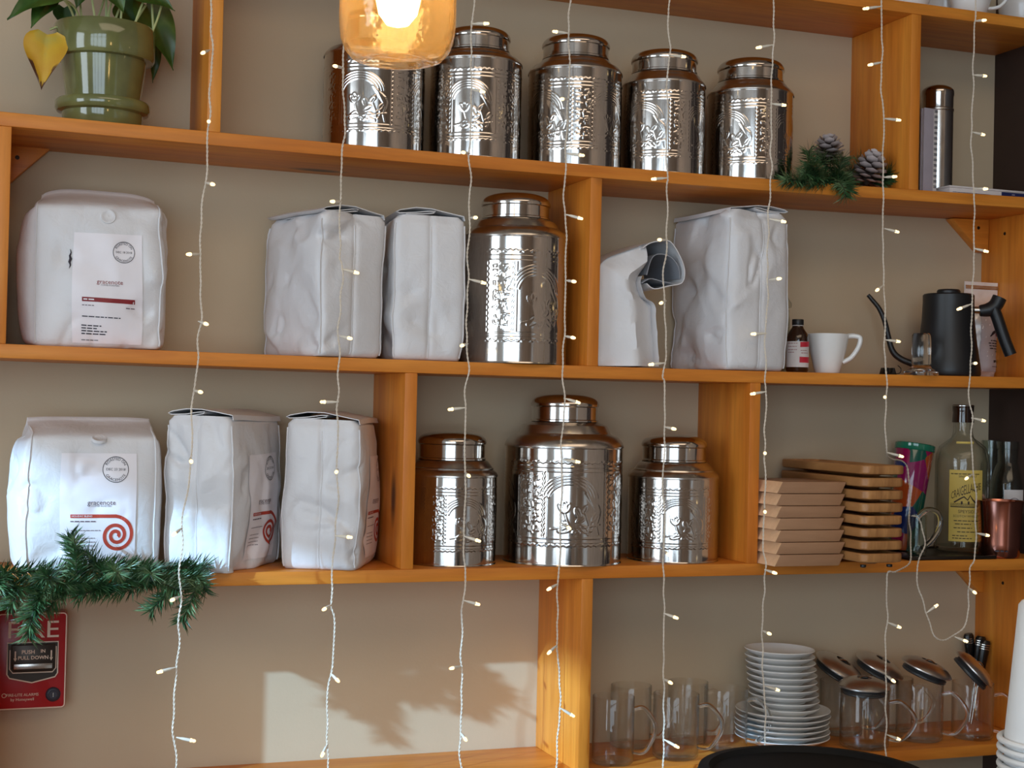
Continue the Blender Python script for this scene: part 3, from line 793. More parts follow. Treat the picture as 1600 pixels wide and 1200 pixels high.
# ------------------------------------------------------------------ plant in green pot
c = at(162, 120, 0.085); k = mpp(162, 120, 0.085); z0 = top('A', c.x)
root = thing('potted_pothos', 'pothos with one yellow leaf in a glossy green ceramic pot and saucer', 'plant', (c.x, 0.085, z0))
rr_ = 77*k
def zz(v): return at(162, v, 0.085).z - z0
MB().lathe([(0, 0.0008), (rr_*0.74, 0.0008), (rr_*0.78, 0.004), (rr_*0.80, zz(180)), (rr_*0.90, zz(178)), (rr_*0.935, zz(174)), (rr_*0.94, zz(164)), (rr_*0.91, zz(161)), (rr_*0.87, zz(163)), (rr_*0.7, 0.0125), (0, 0.0125)], 64).obj('saucer', M['green_glaze'], root, 40)
MB().lathe([(0, 0.013), (rr_*0.66, 0.013), (rr_*0.68, 0.017), (rr_*0.84, zz(100)), (rr_*0.845, zz(97)), (rr_*0.97, zz(96)), (rr_*1.0, zz(92)), (rr_*1.0, zz(48)), (rr_*0.975, zz(44)), (rr_*0.92, zz(45)),
            (rr_*0.90, zz(56)), (0, zz(54))], 72).obj('pot', M['green_glaze'], root, 40)
MB().lathe([(0, zz(51)), (rr_*0.905, zz(53))], 40).obj('soil', M['soil'], root, 40)
def local(u, v, Y): p = at(u, v, Y); return Vector((p.x - c.x, Y - 0.085, p.z - z0))
def leaf(base, tip, wid, nrm, mat, curl_=0.25, name='leaf', t0=0.0, t1=1.0, lift=0.0, par=None):
    base, tip = Vector(base), Vector(tip); ax = tip - base; L = ax.length; ax.normalize()
    n = Vector(nrm); n = (n - ax*n.dot(ax)).normalized(); sd = ax.cross(n)
    P = []; NU, NV = 18, 8
    for i in range(NU + 1):
        t = t0 + (t1 - t0)*i/NU
        wv = wid*(math.sin(math.pi*min(1, (t + 0.02)**0.55))**0.9)*(1 - 0.35*t) if t < 1 else 0
        row = []
        for j in range(-NV, NV + 1):
            s_ = j/NV
            back = -(0.05 if mat is M['yleaf'] else 0.16)*L*(abs(s_)**1.2)*max(0, 1 - t*3.5)*(0 if abs(s_) < 0.05 else 1)
            pp = base + ax*(L*t + back) + sd*(s_*wv) + n*(abs(s_)*wv*0.30 - curl_*L*t*t*0.5 + 0.03*L*math.sin(7*t + 3*s_)*abs(s_) + lift)
            row.append(pp)
        P.append(row)
    return MB().grid(P).obj(name, mat, par or root, 80)
for (b, t, wd, nr, mt, cu) in (
        ((74, 54, 0.05), (64, 136, 0.030), 0.034, (-0.1, -1, 0.1), 'yleaf', 0.2),
        ((95, -14, 0.03), (9, 18, 0.01), 0.030, (0, -0.7, 0.7), 'leaf', 0.3),
        ((80, -4, 0.04), (47, 42, 0.03), 0.020, (-0.5, -1, 0.2), 'leaf', 0.1),
        ((100, 12, 0.10), (100, 44, 0.11), 0.018, (0, -1, 0.2), 'leaf', 0.1),
        ((228, 8, 0.10), (276, 107, 0.105), 0.035, (0.4, -1, 0.1), 'leaf', 0.2),
        ((236, 60, 0.14), (241, 129, 0.14), 0.018, (0.6, -1, 0.1), 'leaf', 0.1),
        ((205, -22, 0.06), (275, 12, 0.05), 0.030, (0.2, -0.9, 0.4), 'leaf', 0.2),
        ((165, -30, 0.04), (195, 18, 0.03), 0.026, (0.2, -1, 0.2), 'leaf', 0.2),
        ((140, -40, 0.06), (118, 10, 0.05), 0.028, (-0.2, -1, 0.2), 'leaf', 0.2),
        ((190, 10, 0.13), (216, 44, 0.13), 0.026, (0.2, -1, 0.2), 'leaf', 0.1),
        ((150, -60, 0.09), (90, -30, 0.05), 0.034, (-0.2, -0.7, 0.7), 'leaf', 0.3),
        ((190, -60, 0.09), (250, -40, 0.05), 0.034, (0.2, -0.7, 0.7), 'leaf', 0.3),
        ((165, -70, 0.10), (165, -100, 0.12), 0.030, (0.0, -1, 0.3), 'leaf', 0.3)):
    lf = leaf(local(*b), local(*t), wd, nr, M[mt], cu, 'leaf')
    if mt == 'yleaf':
        lf['label'] = 'yellow leaf with withered brown tip'
        wt = lf.data.attributes.new('wither', 'FLOAT', 'POINT')
        for i in range(19):
            for j in range(17):
                t_ = i/18; s_ = abs(j/8 - 1); nn = noise.noise(Vector((t_*7, j*0.6, 2)))*0.16
                wt.data[i*17 + j].value = max(sm((t_ - 0.80 + nn)/0.16), sm((t_ - 0.40)/0.25)*sm((s_ - 0.62 + nn)/0.2)*(1.0 if j > 8 else 0.6))
for (b, m_, t) in (((124, 44), (108, 10), (88, -12)), ((128, 44), (118, 14), (95, -4)), ((132, 44), (126, 16), (124, -30)), ((152, 44), (146, 14), (138, -40)), ((165, 46), (166, 10), (165, -60)),
                   ((160, 45), (172, 12), (185, -40)), ((186, 46), (190, 14), (192, -40)), ((172, 46), (184, 20), (188, 10)), ((204, 48), (220, 12), (232, -14)), ((240, 52), (238, 20), (236, -20)),
                   ((232, 56), (246, 30), (254, 2)), ((112, 44), (100, 40), (78, 46)), ((198, 48), (214, 30), (228, 8)), ((140, 44), (156, 20), (168, -22)), ((176, 46), (170, 24), (178, -10))):
    Y0 = 0.055 + 0.03*rnd.random()
    MB().tube(spline([local(b[0], b[1] + 8, Y0), local(*m_, Y0), local(*t, Y0 + 0.01)], 6), 0.0018, 6).obj('stalk', M['stem'], root, 60)

# ------------------------------------------------------------------ pine garland pieces
def needles(mb, pts, length, per_m, rad=0.0010, seed=0, tip=True, flop=0.0):
    r_ = random.Random(seed); pts = [Vector(p) for p in pts]
    L = sum((b - a).length for a, b in zip(pts[:-1], pts[1:])); N = int(L*per_m)
    cum = [0]
    for a, b in zip(pts[:-1], pts[1:]): cum.append(cum[-1] + (b - a).length)
    for i in range(N):
        s_ = L*i/N; k_ = max(j for j in range(len(cum) - 1) if cum[j] <= s_ + 1e-9)
        f_ = (s_ - cum[k_])/(cum[k_+1] - cum[k_]); p = pts[k_].lerp(pts[k_+1], f_)
        t = (pts[k_+1] - pts[k_]).normalized()
        rv = Vector((r_.gauss(0, 1), r_.gauss(0, 1), r_.gauss(0, 1))); rv = (rv - t*rv.dot(t)).normalized()
        d = (rv*r_.uniform(0.75, 1) + t*r_.uniform(0.25, 0.95)).normalized()
        l = length*r_.uniform(0.7, 1.1)
        a = d.orthogonal().normalized()*rad*r_.uniform(0.8, 1.3); b = d.cross(a)*0.5
        mid = p + d*l*0.55 + Vector((0, 0, -flop*l)); e = p + d*l + Vector((0, 0, -2.2*flop*l))
        base = len(mb.v)
        mb.v += [tuple(p + a), tuple(p - a), tuple(p + b), tuple(mid + a), tuple(mid - a), tuple(mid + b), tuple(e)]
        mb.f += [(base, base+1, base+4, base+3), (base+1, base+2, base+5, base+4), (base+2, base, base+3, base+5),
                 (base+3, base+4, base+6), (base+4, base+5, base+6), (base+5, base+3, base+6)]
def sprig(root, org, pts, length, per_m, seed):
    w_ = spline([at(*p) - org for p in pts], 5)
    o = MB().tube(w_, 0.0013, 5).obj('sprig_stem', M['twig'], root, 60)
    mb = MB(); needles(mb, w_, length, per_m, seed=seed)
    n_ = mb.obj('needles', M['needle'], o); n_['kind'] = 'stuff'
org = at(160, 900, -0.04)
gar = thing('pine_garland', 'dark green artificial pine garland lying along the shelf edge above the red alarm', 'garland', org)
GS = [((-30, 900, -0.03), (40, 893, -0.04), (110, 890, -0.03)), ((-20, 915, -0.05), (60, 918, -0.05), (130, 905, -0.04)), ((90, 895, -0.03), (150, 885, -0.02), (210, 885, -0.02)),
      ((100, 912, -0.05), (170, 915, -0.05), (235, 900, -0.04)), ((180, 890, -0.03), (240, 888, -0.02), (300, 895, -0.02)), ((200, 905, -0.05), (260, 905, -0.05), (318, 902, -0.04)),
      ((140, 912, -0.03), (122, 880, -0.035), (108, 838, -0.035)), ((165, 905, -0.03), (150, 880, -0.03), (136, 862, -0.03)), ((120, 905, -0.045), (118, 870, -0.045), (116, 842, -0.05)),
      ((100, 905, -0.05), (66, 930, -0.06), (40, 966, -0.06)), ((70, 915, -0.05), (52, 955, -0.07), (44, 996, -0.075)), ((30, 915, -0.05), (20, 940, -0.05), (10, 952, -0.05)), ((120, 912, -0.04), (90, 935, -0.05), (72, 955, -0.05)),
      ((170, 912, -0.05), (140, 925, -0.06), (118, 932, -0.06)), ((250, 900, -0.04), (205, 920, -0.05), (150, 926, -0.05)),
      ((300, 900, -0.04), (262, 930, -0.06), (232, 955, -0.06)), ((310, 905, -0.04), (300, 935, -0.05), (284, 970, -0.05)), ((290, 895, -0.03), (312, 905, -0.045), (322, 925, -0.05)),
      ((270, 890, -0.03), (300, 885, -0.03), (322, 884, -0.02)), ((215, 895, -0.05), (228, 890, -0.07), (236, 896, -0.10)), ((160, 895, -0.05), (176, 888, -0.07), (184, 896, -0.10)), ((60, 905, -0.05), (72, 900, -0.08), (80, 905, -0.10)),
      ((10, 895, -0.04), (0, 905, -0.07), (-10, 915, -0.09)), ((235, 905, -0.05), (262, 915, -0.07), (280, 922, -0.08))]
for i, g in enumerate(GS): sprig(gar, org, g, 0.025, 2600, 100 + i)
org2 = at(1300, 285, 0.05)
gar2 = thing('pine_sprig', 'short artificial pine sprig lying before the upright beside the last top canister', 'garland', org2)
for i, g in enumerate([((1276, 288, 0.03), (1268, 262, 0.04), (1264, 236, 0.05)), ((1290, 285, 0.0), (1252, 282, -0.02), (1228, 280, -0.035)), ((1300, 285, 0.03), (1276, 272, 0.01), (1262, 256, -0.01)),
                       ((1300, 285, 0.02), (1275, 275, -0.01), (1256, 270, -0.025)), ((1310, 282, 0.05), (1295, 262, 0.04), (1282, 248, 0.03)), ((1310, 285, 0.04), (1312, 262, 0.04), (1318, 246, 0.04)), ((1320, 284, 0.07), (1335, 262, 0.09), (1348, 248, 0.09)),
                       ((1300, 275, 0.02), (1316, 290, -0.02), (1322, 308, -0.03)), ((1310, 278, 0.02), (1322, 285, -0.01), (1330, 300, -0.02)), ((1360, 286, 0.07), (1388, 268, 0.06), (1402, 256, 0.06)), ((1360, 288, 0.06), (1392, 280, 0.05), (1412, 284, 0.05)),
                       ((1370, 284, 0.07), (1396, 272, 0.05), (1410, 270, 0.05)), ((1300, 284, 0.06), (1340, 284, 0.09), (1372, 284, 0.08))]):
    sprig(gar2, org2, g, 0.027, 2600, 300 + i)
def scale_mesh():
    P = []
    for i in range(5):
        t = i/4; w_ = 0.0030 + 0.0042*math.sin(min(1, t*1.25)*math.pi*0.62); z_ = 0.0028*t*t
        P.append([(-w_, t*0.0135, z_ - 0.0006), (0, t*0.0140 + (0.0012 if i == 4 else 0), z_ + 0.0010), (w_, t*0.0135, z_ - 0.0006), (0, t*0.0135, z_ - 0.0024*(1 - 0.4*t))])
    mb = MB().grid(P, closed_v=True); mb.f += [(0, 1, 2, 3), (19, 18, 17, 16)]
    return mb.mesh('cone_scale', M['scale'], 40)
SCALE = scale_mesh()
def pinecone(label, u, v, Y, h, axis, shelfbase=None):
    p = at(u, v, Y)
    root = thing('pine_cone', label, 'pine cone', p, group='frosted pine cones')
    root.rotation_mode = 'QUATERNION'; root.rotation_quaternion = Vector(axis).to_track_quat('Z', 'Y')
    MB().lathe([(0, -h/2), (0.006, -h*0.42), (0.009, -h*0.2), (0.007, h*0.2), (0.002, h*0.42), (0, h*0.45)], 12).obj('cone_core', M['soil'], root, 60)
    N = 46
    for i in range(N):
        t = i/(N - 1); a = i*2.39996; z_ = -h*0.42 + h*0.84*t
        rad = 0.006*(1 - t) + 0.003; s_ = (1.55*math.sin(math.pi*(0.20 + 0.68*t))**0.8)
        elev = -0.30 + 1.25*t*t
        o = put(SCALE, 'cone_scale', root, (rad*math.cos(a), rad*math.sin(a), z_))
        o.rotation_euler = Matrix.Rotation(a - math.pi/2, 3, 'Z').to_4x4().to_3x3().__matmul__(Matrix.Rotation(elev, 3, 'X')).to_euler()
        o.scale = (s_, s_, s_)
pinecone('frosted pine cone nearer the upright, half hidden by a fairy-light wire', 1360, 264, 0.045, 0.062, (0.25, -0.1, 1))
pinecone('frosted pine cone sticking up out of the pine sprig beside the last canister', 1294, 236, 0.075, 0.050, (-0.1, -0.2, 1))
# ------------------------------------------------------------------ right end, top shelf and second row
def mug(name, label, cat, loc, prof, mat, handle, hr, rot=0, group=None, flat=1.0, hseg=8):
    root = thing(name, label, cat, loc, (0, 0, rot), group)
    MB().lathe(prof, 56).obj('body', mat, root, 50)
    MB().tube(spline(handle, 8), hr, 12, flat=flat).obj('handle', M['solidglass'] if mat is M['glass'] else mat, root, 60)
    return root
CUP = [(0, 0.001), (0.024, 0.001), (0.026, 0.003), (0.033, 0.020), (0.039, 0.045), (0.041, 0.068), (0.0400, 0.070), (0.0385, 0.068), (0.036, 0.045), (0.030, 0.020), (0.020, 0.007), (0, 0.006)]
ZY = 0.075
for i, (u, lab, hd) in enumerate(((1424, 'white cup standing first along the topmost shelf board', None), (1478, 'white cup second along the topmost shelf board', None),
                                  (1516, 'white cup on the topmost board with its handle to one side', 1), (1594, 'white cup at the far end of the topmost board', None))):
    Y = (0.052, 0.138, 0.050, 0.105)[i]
    cxy = at(u, 5, Y)
    h = [(0.036, 0, 0.056), (0.058, 0, 0.058), (0.066, 0, 0.040), (0.052, 0, 0.022), (0.031, 0, 0.018)]
    mug('coffee_cup', lab, 'cup', (cxy.x, Y, ZT['Z']), CUP, M['white'], h, 0.0045, (3.1, 3.14, -0.5, 1.2)[i], 'white cups on the top shelf', 0.75)

# narrow tin with a spiral notebook before it
Yt = 0.12; c = at(1464, 220, Yt); k = mpp(1464, 220, Yt); z0 = top('A', c.x); R = 25*k
def zt(v): return at(1464, v, Yt).z - z0
root = thing('steel_tin', 'tall narrow steel tin with a domed lid behind the spiral notebook', 'canister', (c.x, Yt, z0))
MB().lathe([(0, 0.0008), (R*0.95, 0.0008), (R*0.97, 0.003), (R*0.97, zt(176)), (R*1.0, zt(175)), (R*1.0, zt(172)), (R*0.96, zt(171))], 56).obj('tin_body', M['brushed'], root, 30)
lp = [(R*0.965, zt(171)), (R*0.965, zt(153)), (R*1.0, zt(150)), (R*1.0, zt(145))] + [(R*math.cos(t*math.pi/16), zt(145) + (zt(133) - zt(145))*math.sin(t*math.pi/16)) for t in range(1, 8)] + [(0, zt(133))]
MB().lathe(lp, 56).obj('lid', M['steel'], root, 30)
Yn = 0.055
c = at(1452, 300, Yn); k = mpp(1452, 230, Yn); z0 = top('A', c.x); H = (303 - 166)*k
root = thing('spiral_notebook', 'slim grey spiral notebook standing on end beside the upright', 'notebook', (c.x, Yn, z0), (0, 0, math.radians(6)))
xl = (1439 - 1452)*k; xr = (1466 - 1452)*k
MB().box(xl, xr, 0.0, 0.0016, 0.001, H).obj('front_cover', M['lilac'], root, bevel=0.0004)
MB().box(xl + 0.001, xr - 0.001, 0.0020, 0.0065, 0.002, H - 0.002).obj('pages', M['card'], root, bevel=0.0003)
MB().box(xl, xr, 0.0070, 0.0086, 0.001, H).obj('back_cover', M['lilac'], root, bevel=0.0004)
MB().box(xr - 0.009, xr - 0.0005, -0.0006, -0.0001, 0.002, H - 0.002).obj('binding_strip', M['card'], root)
mb = MB().tube([(xr - 0.004 + 0.0052*math.cos(a), 0.0042 + 0.0062*math.sin(a), 0.0) for a in np.linspace(2.6, 2.6 + 5.6, 18)], 0.0007, 6)
ring = mb.mesh('wire_ring', M['ink'], 60)
nr = 16
for i in range(nr):
    put(ring, 'wire_ring', root, (0, 0, 0.006 + (H - 0.012)*i/(nr - 1)))
    put(ring, 'wire_ring', root, (0, 0, 0.0085 + (H - 0.012)*i/(nr - 1)))
# flat white box
Yb = 0.03
pa, pb = at(1484, 292, Yb), at(1604, 296, Yb); z0 = top('A', (pa.x + pb.x)/2)
root = thing('flat_box', 'flat white box with a navy blue end on the shelf edge beside the steel tin', 'box', (pa.x, Yb, z0))
Lx = min(pb.x, XR - 0.004) - pa.x; Hb = (305 - 291)*mpp(1540, 298, Yb)
MB().box(0, Lx, 0, 0.11, 0.0008, Hb*0.78).obj('box_base', M['card'], root, bevel=0.0008)
MB().box(-0.0008, Lx + 0.0008, -0.0008, 0.111, Hb*0.80, Hb).obj('box_lid', M['card'], root, bevel=0.0006)
MB().box(Lx*0.67, Lx*0.985, -0.0012, -0.0002, 0.001, Hb*0.72).obj('navy_panel', M['navy'], root)
fl = ([], []); words2d(fl, Lx*0.74, Lx*0.90, Hb*0.25, 0.0012, 5); words2d(fl, Lx*0.80, Lx*0.84, Hb*0.5, 0.0014, 6)
mb = MB(); mb.v = [(x, -0.0014, y) for x, y in fl[0]]; mb.f = fl[1]; mb.obj('pale_print', M['lilac'], root)
fl = ([], []); words2d(fl, Lx*0.04, Lx*0.52, Hb*0.3, 0.0008, 8)
mb = MB(); mb.v = [(x, -0.0003, y) for x, y in fl[0]]; mb.f = fl[1]; mb.obj('blue_print', M['navy'], root)

# glass jar behind the tall bag
Yj = 0.155; c = at(1213, 520, Yj); k = mpp(1213, 520, Yj); z0 = top('B', c.x)
def zj(v): return at(1213, v, Yj).z - z0
root = thing('glass_jar', 'clear glass jar with a domed glass lid, half hidden behind the tall bag', 'jar', (c.x, Yj, z0))
R = 21*k
MB().lathe([(0, 0.001), (R*0.9, 0.001), (R, 0.005), (R, zj(500)), (R*0.93, zj(492)), (R*0.93, zj(484)), (R*0.87, zj(484)), (R*0.87, zj(494)), (R*0.92, zj(502)), (R*0.92, 0.007), (0, 0.006)], 40).obj('jar_body', M['smoke'], root, 50)
MB().lathe([(R*0.85, zj(488)), (R*0.85, zj(482)), (R*1.08, zj(480)), (R*1.10, zj(474)), (R*0.9, zj(468)), (R*0.75, zj(461)), (R*0.3, zj(459)), (0, zj(459))], 40).obj('jar_lid', M['smoke'], root, 50)

# brown bottle
Yv = 0.045; c = at(1246, 540, Yv); k = mpp(1246, 540, Yv); z0 = top('B', c.x)
def zv(v): return at(1246, v, Yv).z - z0
root = thing('extract_bottle', 'small brown glass bottle with black cap and red and white label', 'bottle', (c.x, Yv, z0))
R = 17.5*k
MB().lathe([(0, 0.001), (R*0.9, 0.001), (R, 0.004), (R, zv(530)), (R*0.9, zv(522)), (R*0.55, zv(513)), (R*0.47, zv(510)), (R*0.47, zv(503)), (0, zv(503))], 40).obj('bottle_body', M['amberglass'], root, 40)
mb = MB(); mb.lathe([(R*0.5, zv(508)), (R*0.52, zv(507)), (R*0.52, zv(500)), (R*0.49, zv(499)), (0, zv(499))], 40); mb.obj('cap', M['black'], root, 40)
MB().lathe([(R*0.5, zv(509.5)), (R*0.53, zv(509.3)), (R*0.53, zv(508.4)), (R*0.5, zv(508.2))], 40).obj('cap_ring', M['card'], root, 40)
def cyl_patch(R_, a0, a1, z0_, z1_, n=24, slope=0):
    P = [[(R_*math.sin(a0 + (a1 - a0)*i/n), -R_*math.cos(a0 + (a1 - a0)*i/n), z + slope*(i/n)) for z in (z0_, z1_)] for i in range(n + 1)]
    return MB().grid(P)
va = 0.45     # direction of the camera as seen from there
cyl_patch(R*1.012, -2.2, 1.4, zv(574), zv(534)).obj('label', M['card'], root, 60)
cyl_patch(R*1.022, -0.30, 1.0, zv(543), zv(535), slope=0.0015).obj('label_block', M['redlabel'], root, 60)
cyl_patch(R*1.022, -0.34, 1.0, zv(567), zv(558)).obj('label_block', M['redlabel'], root, 60)
def cyl_flat(flat, R_, az, zc, off):
    mb = MB(); mb.v = [((R_ + off)*math.sin(az + x/R_), -(R_ + off)*math.cos(az + x/R_), zc + y) for x, y in flat[0]]; mb.f = list(flat[1]); return mb
fl = ([], [])
for i, (vv, a, b) in enumerate(((537, -1.45, -0.55), (542, -1.45, -0.6), (547, -1.45, -0.5), (551, -1.4, -0.8), (548, -0.25, 0.4), (552, -0.2, 0.5))): words2d(fl, a*R, b*R, zv(vv), 0.0009, i)
cyl_flat(fl, R, 0, 0, 0.0005).obj('pink_print', M['redprint'], root, 60)

# espresso cup
Yc_ = 0.06; c = at(1293, 550, Yc_); k = mpp(1293, 550, Yc_); z0 = top('B', c.x)
def zc(v): return at(1293, v, Yc_).z - z0
R = 33*k
pr = [(0, 0.001), (R*0.56, 0.001), (R*0.60, 0.003), (R*0.70, zc(567)), (R*0.86, zc(548)), (R*0.97, zc(527)), (R*0.99, zc(522.5)), (R*0.97, zc(522)), (R*0.93, zc(524)), (R*0.82, zc(548)), (R*0.60, zc(570)), (0, zc(574))]
hd = [(R*0.90, 0, zc(525)), (R*1.25, 0, zc(524.5)), (R*1.50, 0, zc(528)), (R*1.42, 0, zc(542)), (R*1.10, 0, zc(558)), (R*0.70, 0, zc(566))]
mug('espresso_cup', 'white porcelain cup with an angular looped handle beside the brown bottle', 'cup', (c.x, Yc_, z0), pr, M['white'], hd, [0.006]*8 + [0.0055]*33, -0.52, None, 0.8)

# gooseneck kettle
Yk = 0.072; c = at(1481, 525, Yk); k = mpp(1481, 525, Yk); z0 = top('B', c.x)
def zk(v): return at(1481, v, Yk).z - z0
root = thing('gooseneck_kettle', 'matte black gooseneck kettle with angled black grip, before the foil bag', 'kettle', (c.x, Yk, z0), (0, 0, -0.50))
MB().lathe([(0, 0.001), (49*k, 0.001), (50.5*k, 0.004), (50.5*k, zk(577)), (48*k, zk(562)), (43*k, zk(528)), (40*k, zk(500)), (39*k, zk(475)), (39*k, zk(462)), (37.5*k, zk(460)), (20*k, zk(459.5)), (0, zk(459))], 64).obj('kettle_body', M['black'], root, 35)
MB().lathe([(0, zk(459)), (18*k, zk(459)), (18*k, zk(455)), (16*k, zk(452.5)), (0, zk(452))], 40).obj('kettle_lid', M['black'], root, 35)
def lk(u, v): return (((u - 1481)*k), 0, zk(v))
sp = spline([lk(1436, 572), lk(1412, 563), lk(1398, 551), lk(1391, 530), lk(1385, 505), lk(1376, 484), lk(1364, 469), lk(1358, 462)], 8)
MB().tube(sp, [0.0062 - 0.0026*i/(len(sp)-1) for i in range(len(sp))], 12).obj('spout', M['black'], root, 60)
MB().tube([lk(1515, 484), lk(1530, 484)], 0.0065, 14).obj('handle_collar', M['brushed'], root, 60)
MB().tube(spline([lk(1528, 485), lk(1542, 483), lk(1552, 476), lk(1558, 464)], 6), [0.0095, 0.0105, 0.011, 0.0115, 0.012, 0.0125] + [0.0130]*13, 16).obj('handle_fork', M['black'], root, 60)
MB().tube(spline([lk(1548, 478), lk(1555, 496), lk(1566, 528), lk(1576, 553)], 6), 0.0128, 16, flat=0.85).obj('grip', M['black'], root, 60)

# clear stopper in front of the kettle
Ys_ = 0.012; c = at(1440, 550, Ys_); k = mpp(1440, 550, Ys_); z0 = top('B', c.x)
def zs(v): return at(1440, v, Ys_).z - z0
root = thing('glass_stopper', 'clear glass stopper with a flared foot standing before the black kettle', 'stopper', (c.x, Ys_, z0))
MB().lathe([(0, zs(570)), (14*k, zs(570)), (15*k, zs(568)), (15*k, zs(524)), (13*k, zs(521)), (0, zs(520))], 32).obj('knob', M['solidglass'], root, 50)
MB().lathe([(14*k, zs(571)), (16*k, zs(575)), (22*k, zs(579)), (26*k, zs(581)), (26.5*k, zs(585)), (25*k, zs(587)), (20*k, zs(586)), (12*k, zs(582)), (0, zs(581))], 40).obj('foot', M['solidglass'], root, 50)
c = at(1389, 583, 0.03); k = mpp(1389, 583, 0.03)
root = thing('binder_clip', 'small black clip lying on the shelf below the kettle spout', 'clip', (c.x, 0.03, top('B', c.x)))
MB().prism([(-11*k, 0.0005), (11*k, 0.0005), (7*k, 11*k), (4*k, 11*k), (3*k, 3*k), (-3*k, 3*k), (-4*k, 11*k), (-8*k, 11*k)], -0.006, 0.012).obj('clip_body', M['glossblack'], root, bevel=0.0006)
MB().tube(spline([(12*k, 0, 0.002), (20*k, 0, 0.004), (22*k, 0, 10*k), (16*k, 0, 15*k)], 6), 0.0008, 6).obj('wire_arm', M['glossblack'], root, 60)

# foil pouch behind the kettle
Yf = 0.145; c = at(1545, 585, Yf); k = mpp(1545, 510, Yf); z0 = top('B', c.x)
xmax = XP - c.x - 0.002
root = thing('foil_pouch', 'silver foil pouch with a pale printed label behind the kettle handle', 'pouch', (c.x, Yf, z0))
Hf = (587 - 438)*k; nx_, nz_ = 26, 40; P = []
def fp(s, t, side):
    wl = -52*k if True else 0; wr = min(58*k, xmax)
    x = wl + (wr - wl)*s
    bul = 0.022*math.sin(math.pi*min(1, s*1.0))**0.6*(1 - sm((t - 0.55)/0.32))*(0.55 + 0.45*sm(t/0.1)) + 0.0008
    q_ = Vector((x*22, side*3.0, t*5)); nz = noise.noise(q_)*0.004 + (1 - abs(noise.noise(q_*2.1)))**6*0.003
    return Vector((x, -side*(bul + nz*(0.3 + 0.7*(bul > 0.004)) ) - 0.006*t, max(t*Hf, 0.0006)))
P = [[fp(i/nx_, j/nz_, 1) for i in range(nx_ + 1)] + [fp(1 - i/nx_, j/nz_, -0.5) for i in range(nx_ + 1)] for j in range(nz_ + 1)]
mb = MB().grid(P, closed_v=True); n = len(P[0]); mb.f += [tuple(range(n)), tuple(nz_*n + i for i in range(n))]
mb.obj('pouch_body', M['foil'], root, 70)
def fw_(x, z, off): 
    wl = -52*k; wr = min(58*k, xmax)
    p_ = fp((x - wl)/(wr - wl), z/Hf, 1); return (p_.x, p_.y - off, p_.z)
lab = MB().grid([[fw_(-32*k + 64*k*i/12, (10 + 88*j/20)*k, 0.0012) for j in range(21)] for i in range(13)]).obj('label', M['pinklabel'], root, 70)
fl = ([], [])
for i, (vv, a, b, h_) in enumerate(((91, -12, 20, 2), (86, -8, 14, 2), (82, -6, 16, 2.2), (58, -14, 22, 1.6), (54, -18, 26, 1.6), (50, -16, 24, 1.6), (46, -16, 24, 1.6), (42, 4, 22, 2), (26, -6, 18, 4), (18, -8, 20, 1))): words2d(fl, a*k, b*k, vv*k, h_*k, 40 + i)
mb = MB(); mb.v = [fw_(x, y, 0.0018) for x, y in fl[0]]; mb.f = fl[1]; mb.obj('label_print', M['ink'], lab)
def blob(cx, cy, rx, ry, an=0):
    b_ = len(fl[0]); pts_ = [(cx + rx*math.cos(t)*math.cos(an) - ry*math.sin(t)*math.sin(an), cy + rx*math.cos(t)*math.sin(an) + ry*math.sin(t)*math.cos(an)) for t in np.linspace(0, 2*math.pi, 10, endpoint=False)]
    fl[0].extend(pts_); fl[1].append(tuple(range(b_, b_ + 10)))
fl = ([], []); blob(-8*k, 71*k, 8*k, 2.6*k, 0.5); blob(-1*k, 74*k, 5*k, 2*k, 1.4); blob(-14*k, 67*k, 4*k, 1.6*k, 0.9); blob(9*k, 68*k, 5*k, 2*k, -0.2)
mb = MB(); mb.v = [fw_(x, y, 0.0018) for x, y in fl[0]]; mb.f = fl[1]; mb.obj('printed_leaves', M['ink'], lab)
fl = ([], []); blob(2*k, 69*k, 6*k, 4.5*k, 0.2)
mb = MB(); mb.v = [fw_(x, y, 0.0022) for x, y in fl[0]]; mb.f = fl[1]; mb.obj('printed_berry', M['redprint'], lab)
MB().grid([[fw_(-51*k + (min(58*k, xmax) + 51*k)*i/20, Hf*(0.925 + 0.0*j) + j*0.0035, 0.0010 + 0.0012*(j % 2)) for j in range(3)] for i in range(21)]).obj('zip_seal', M['steel'], root, 70)

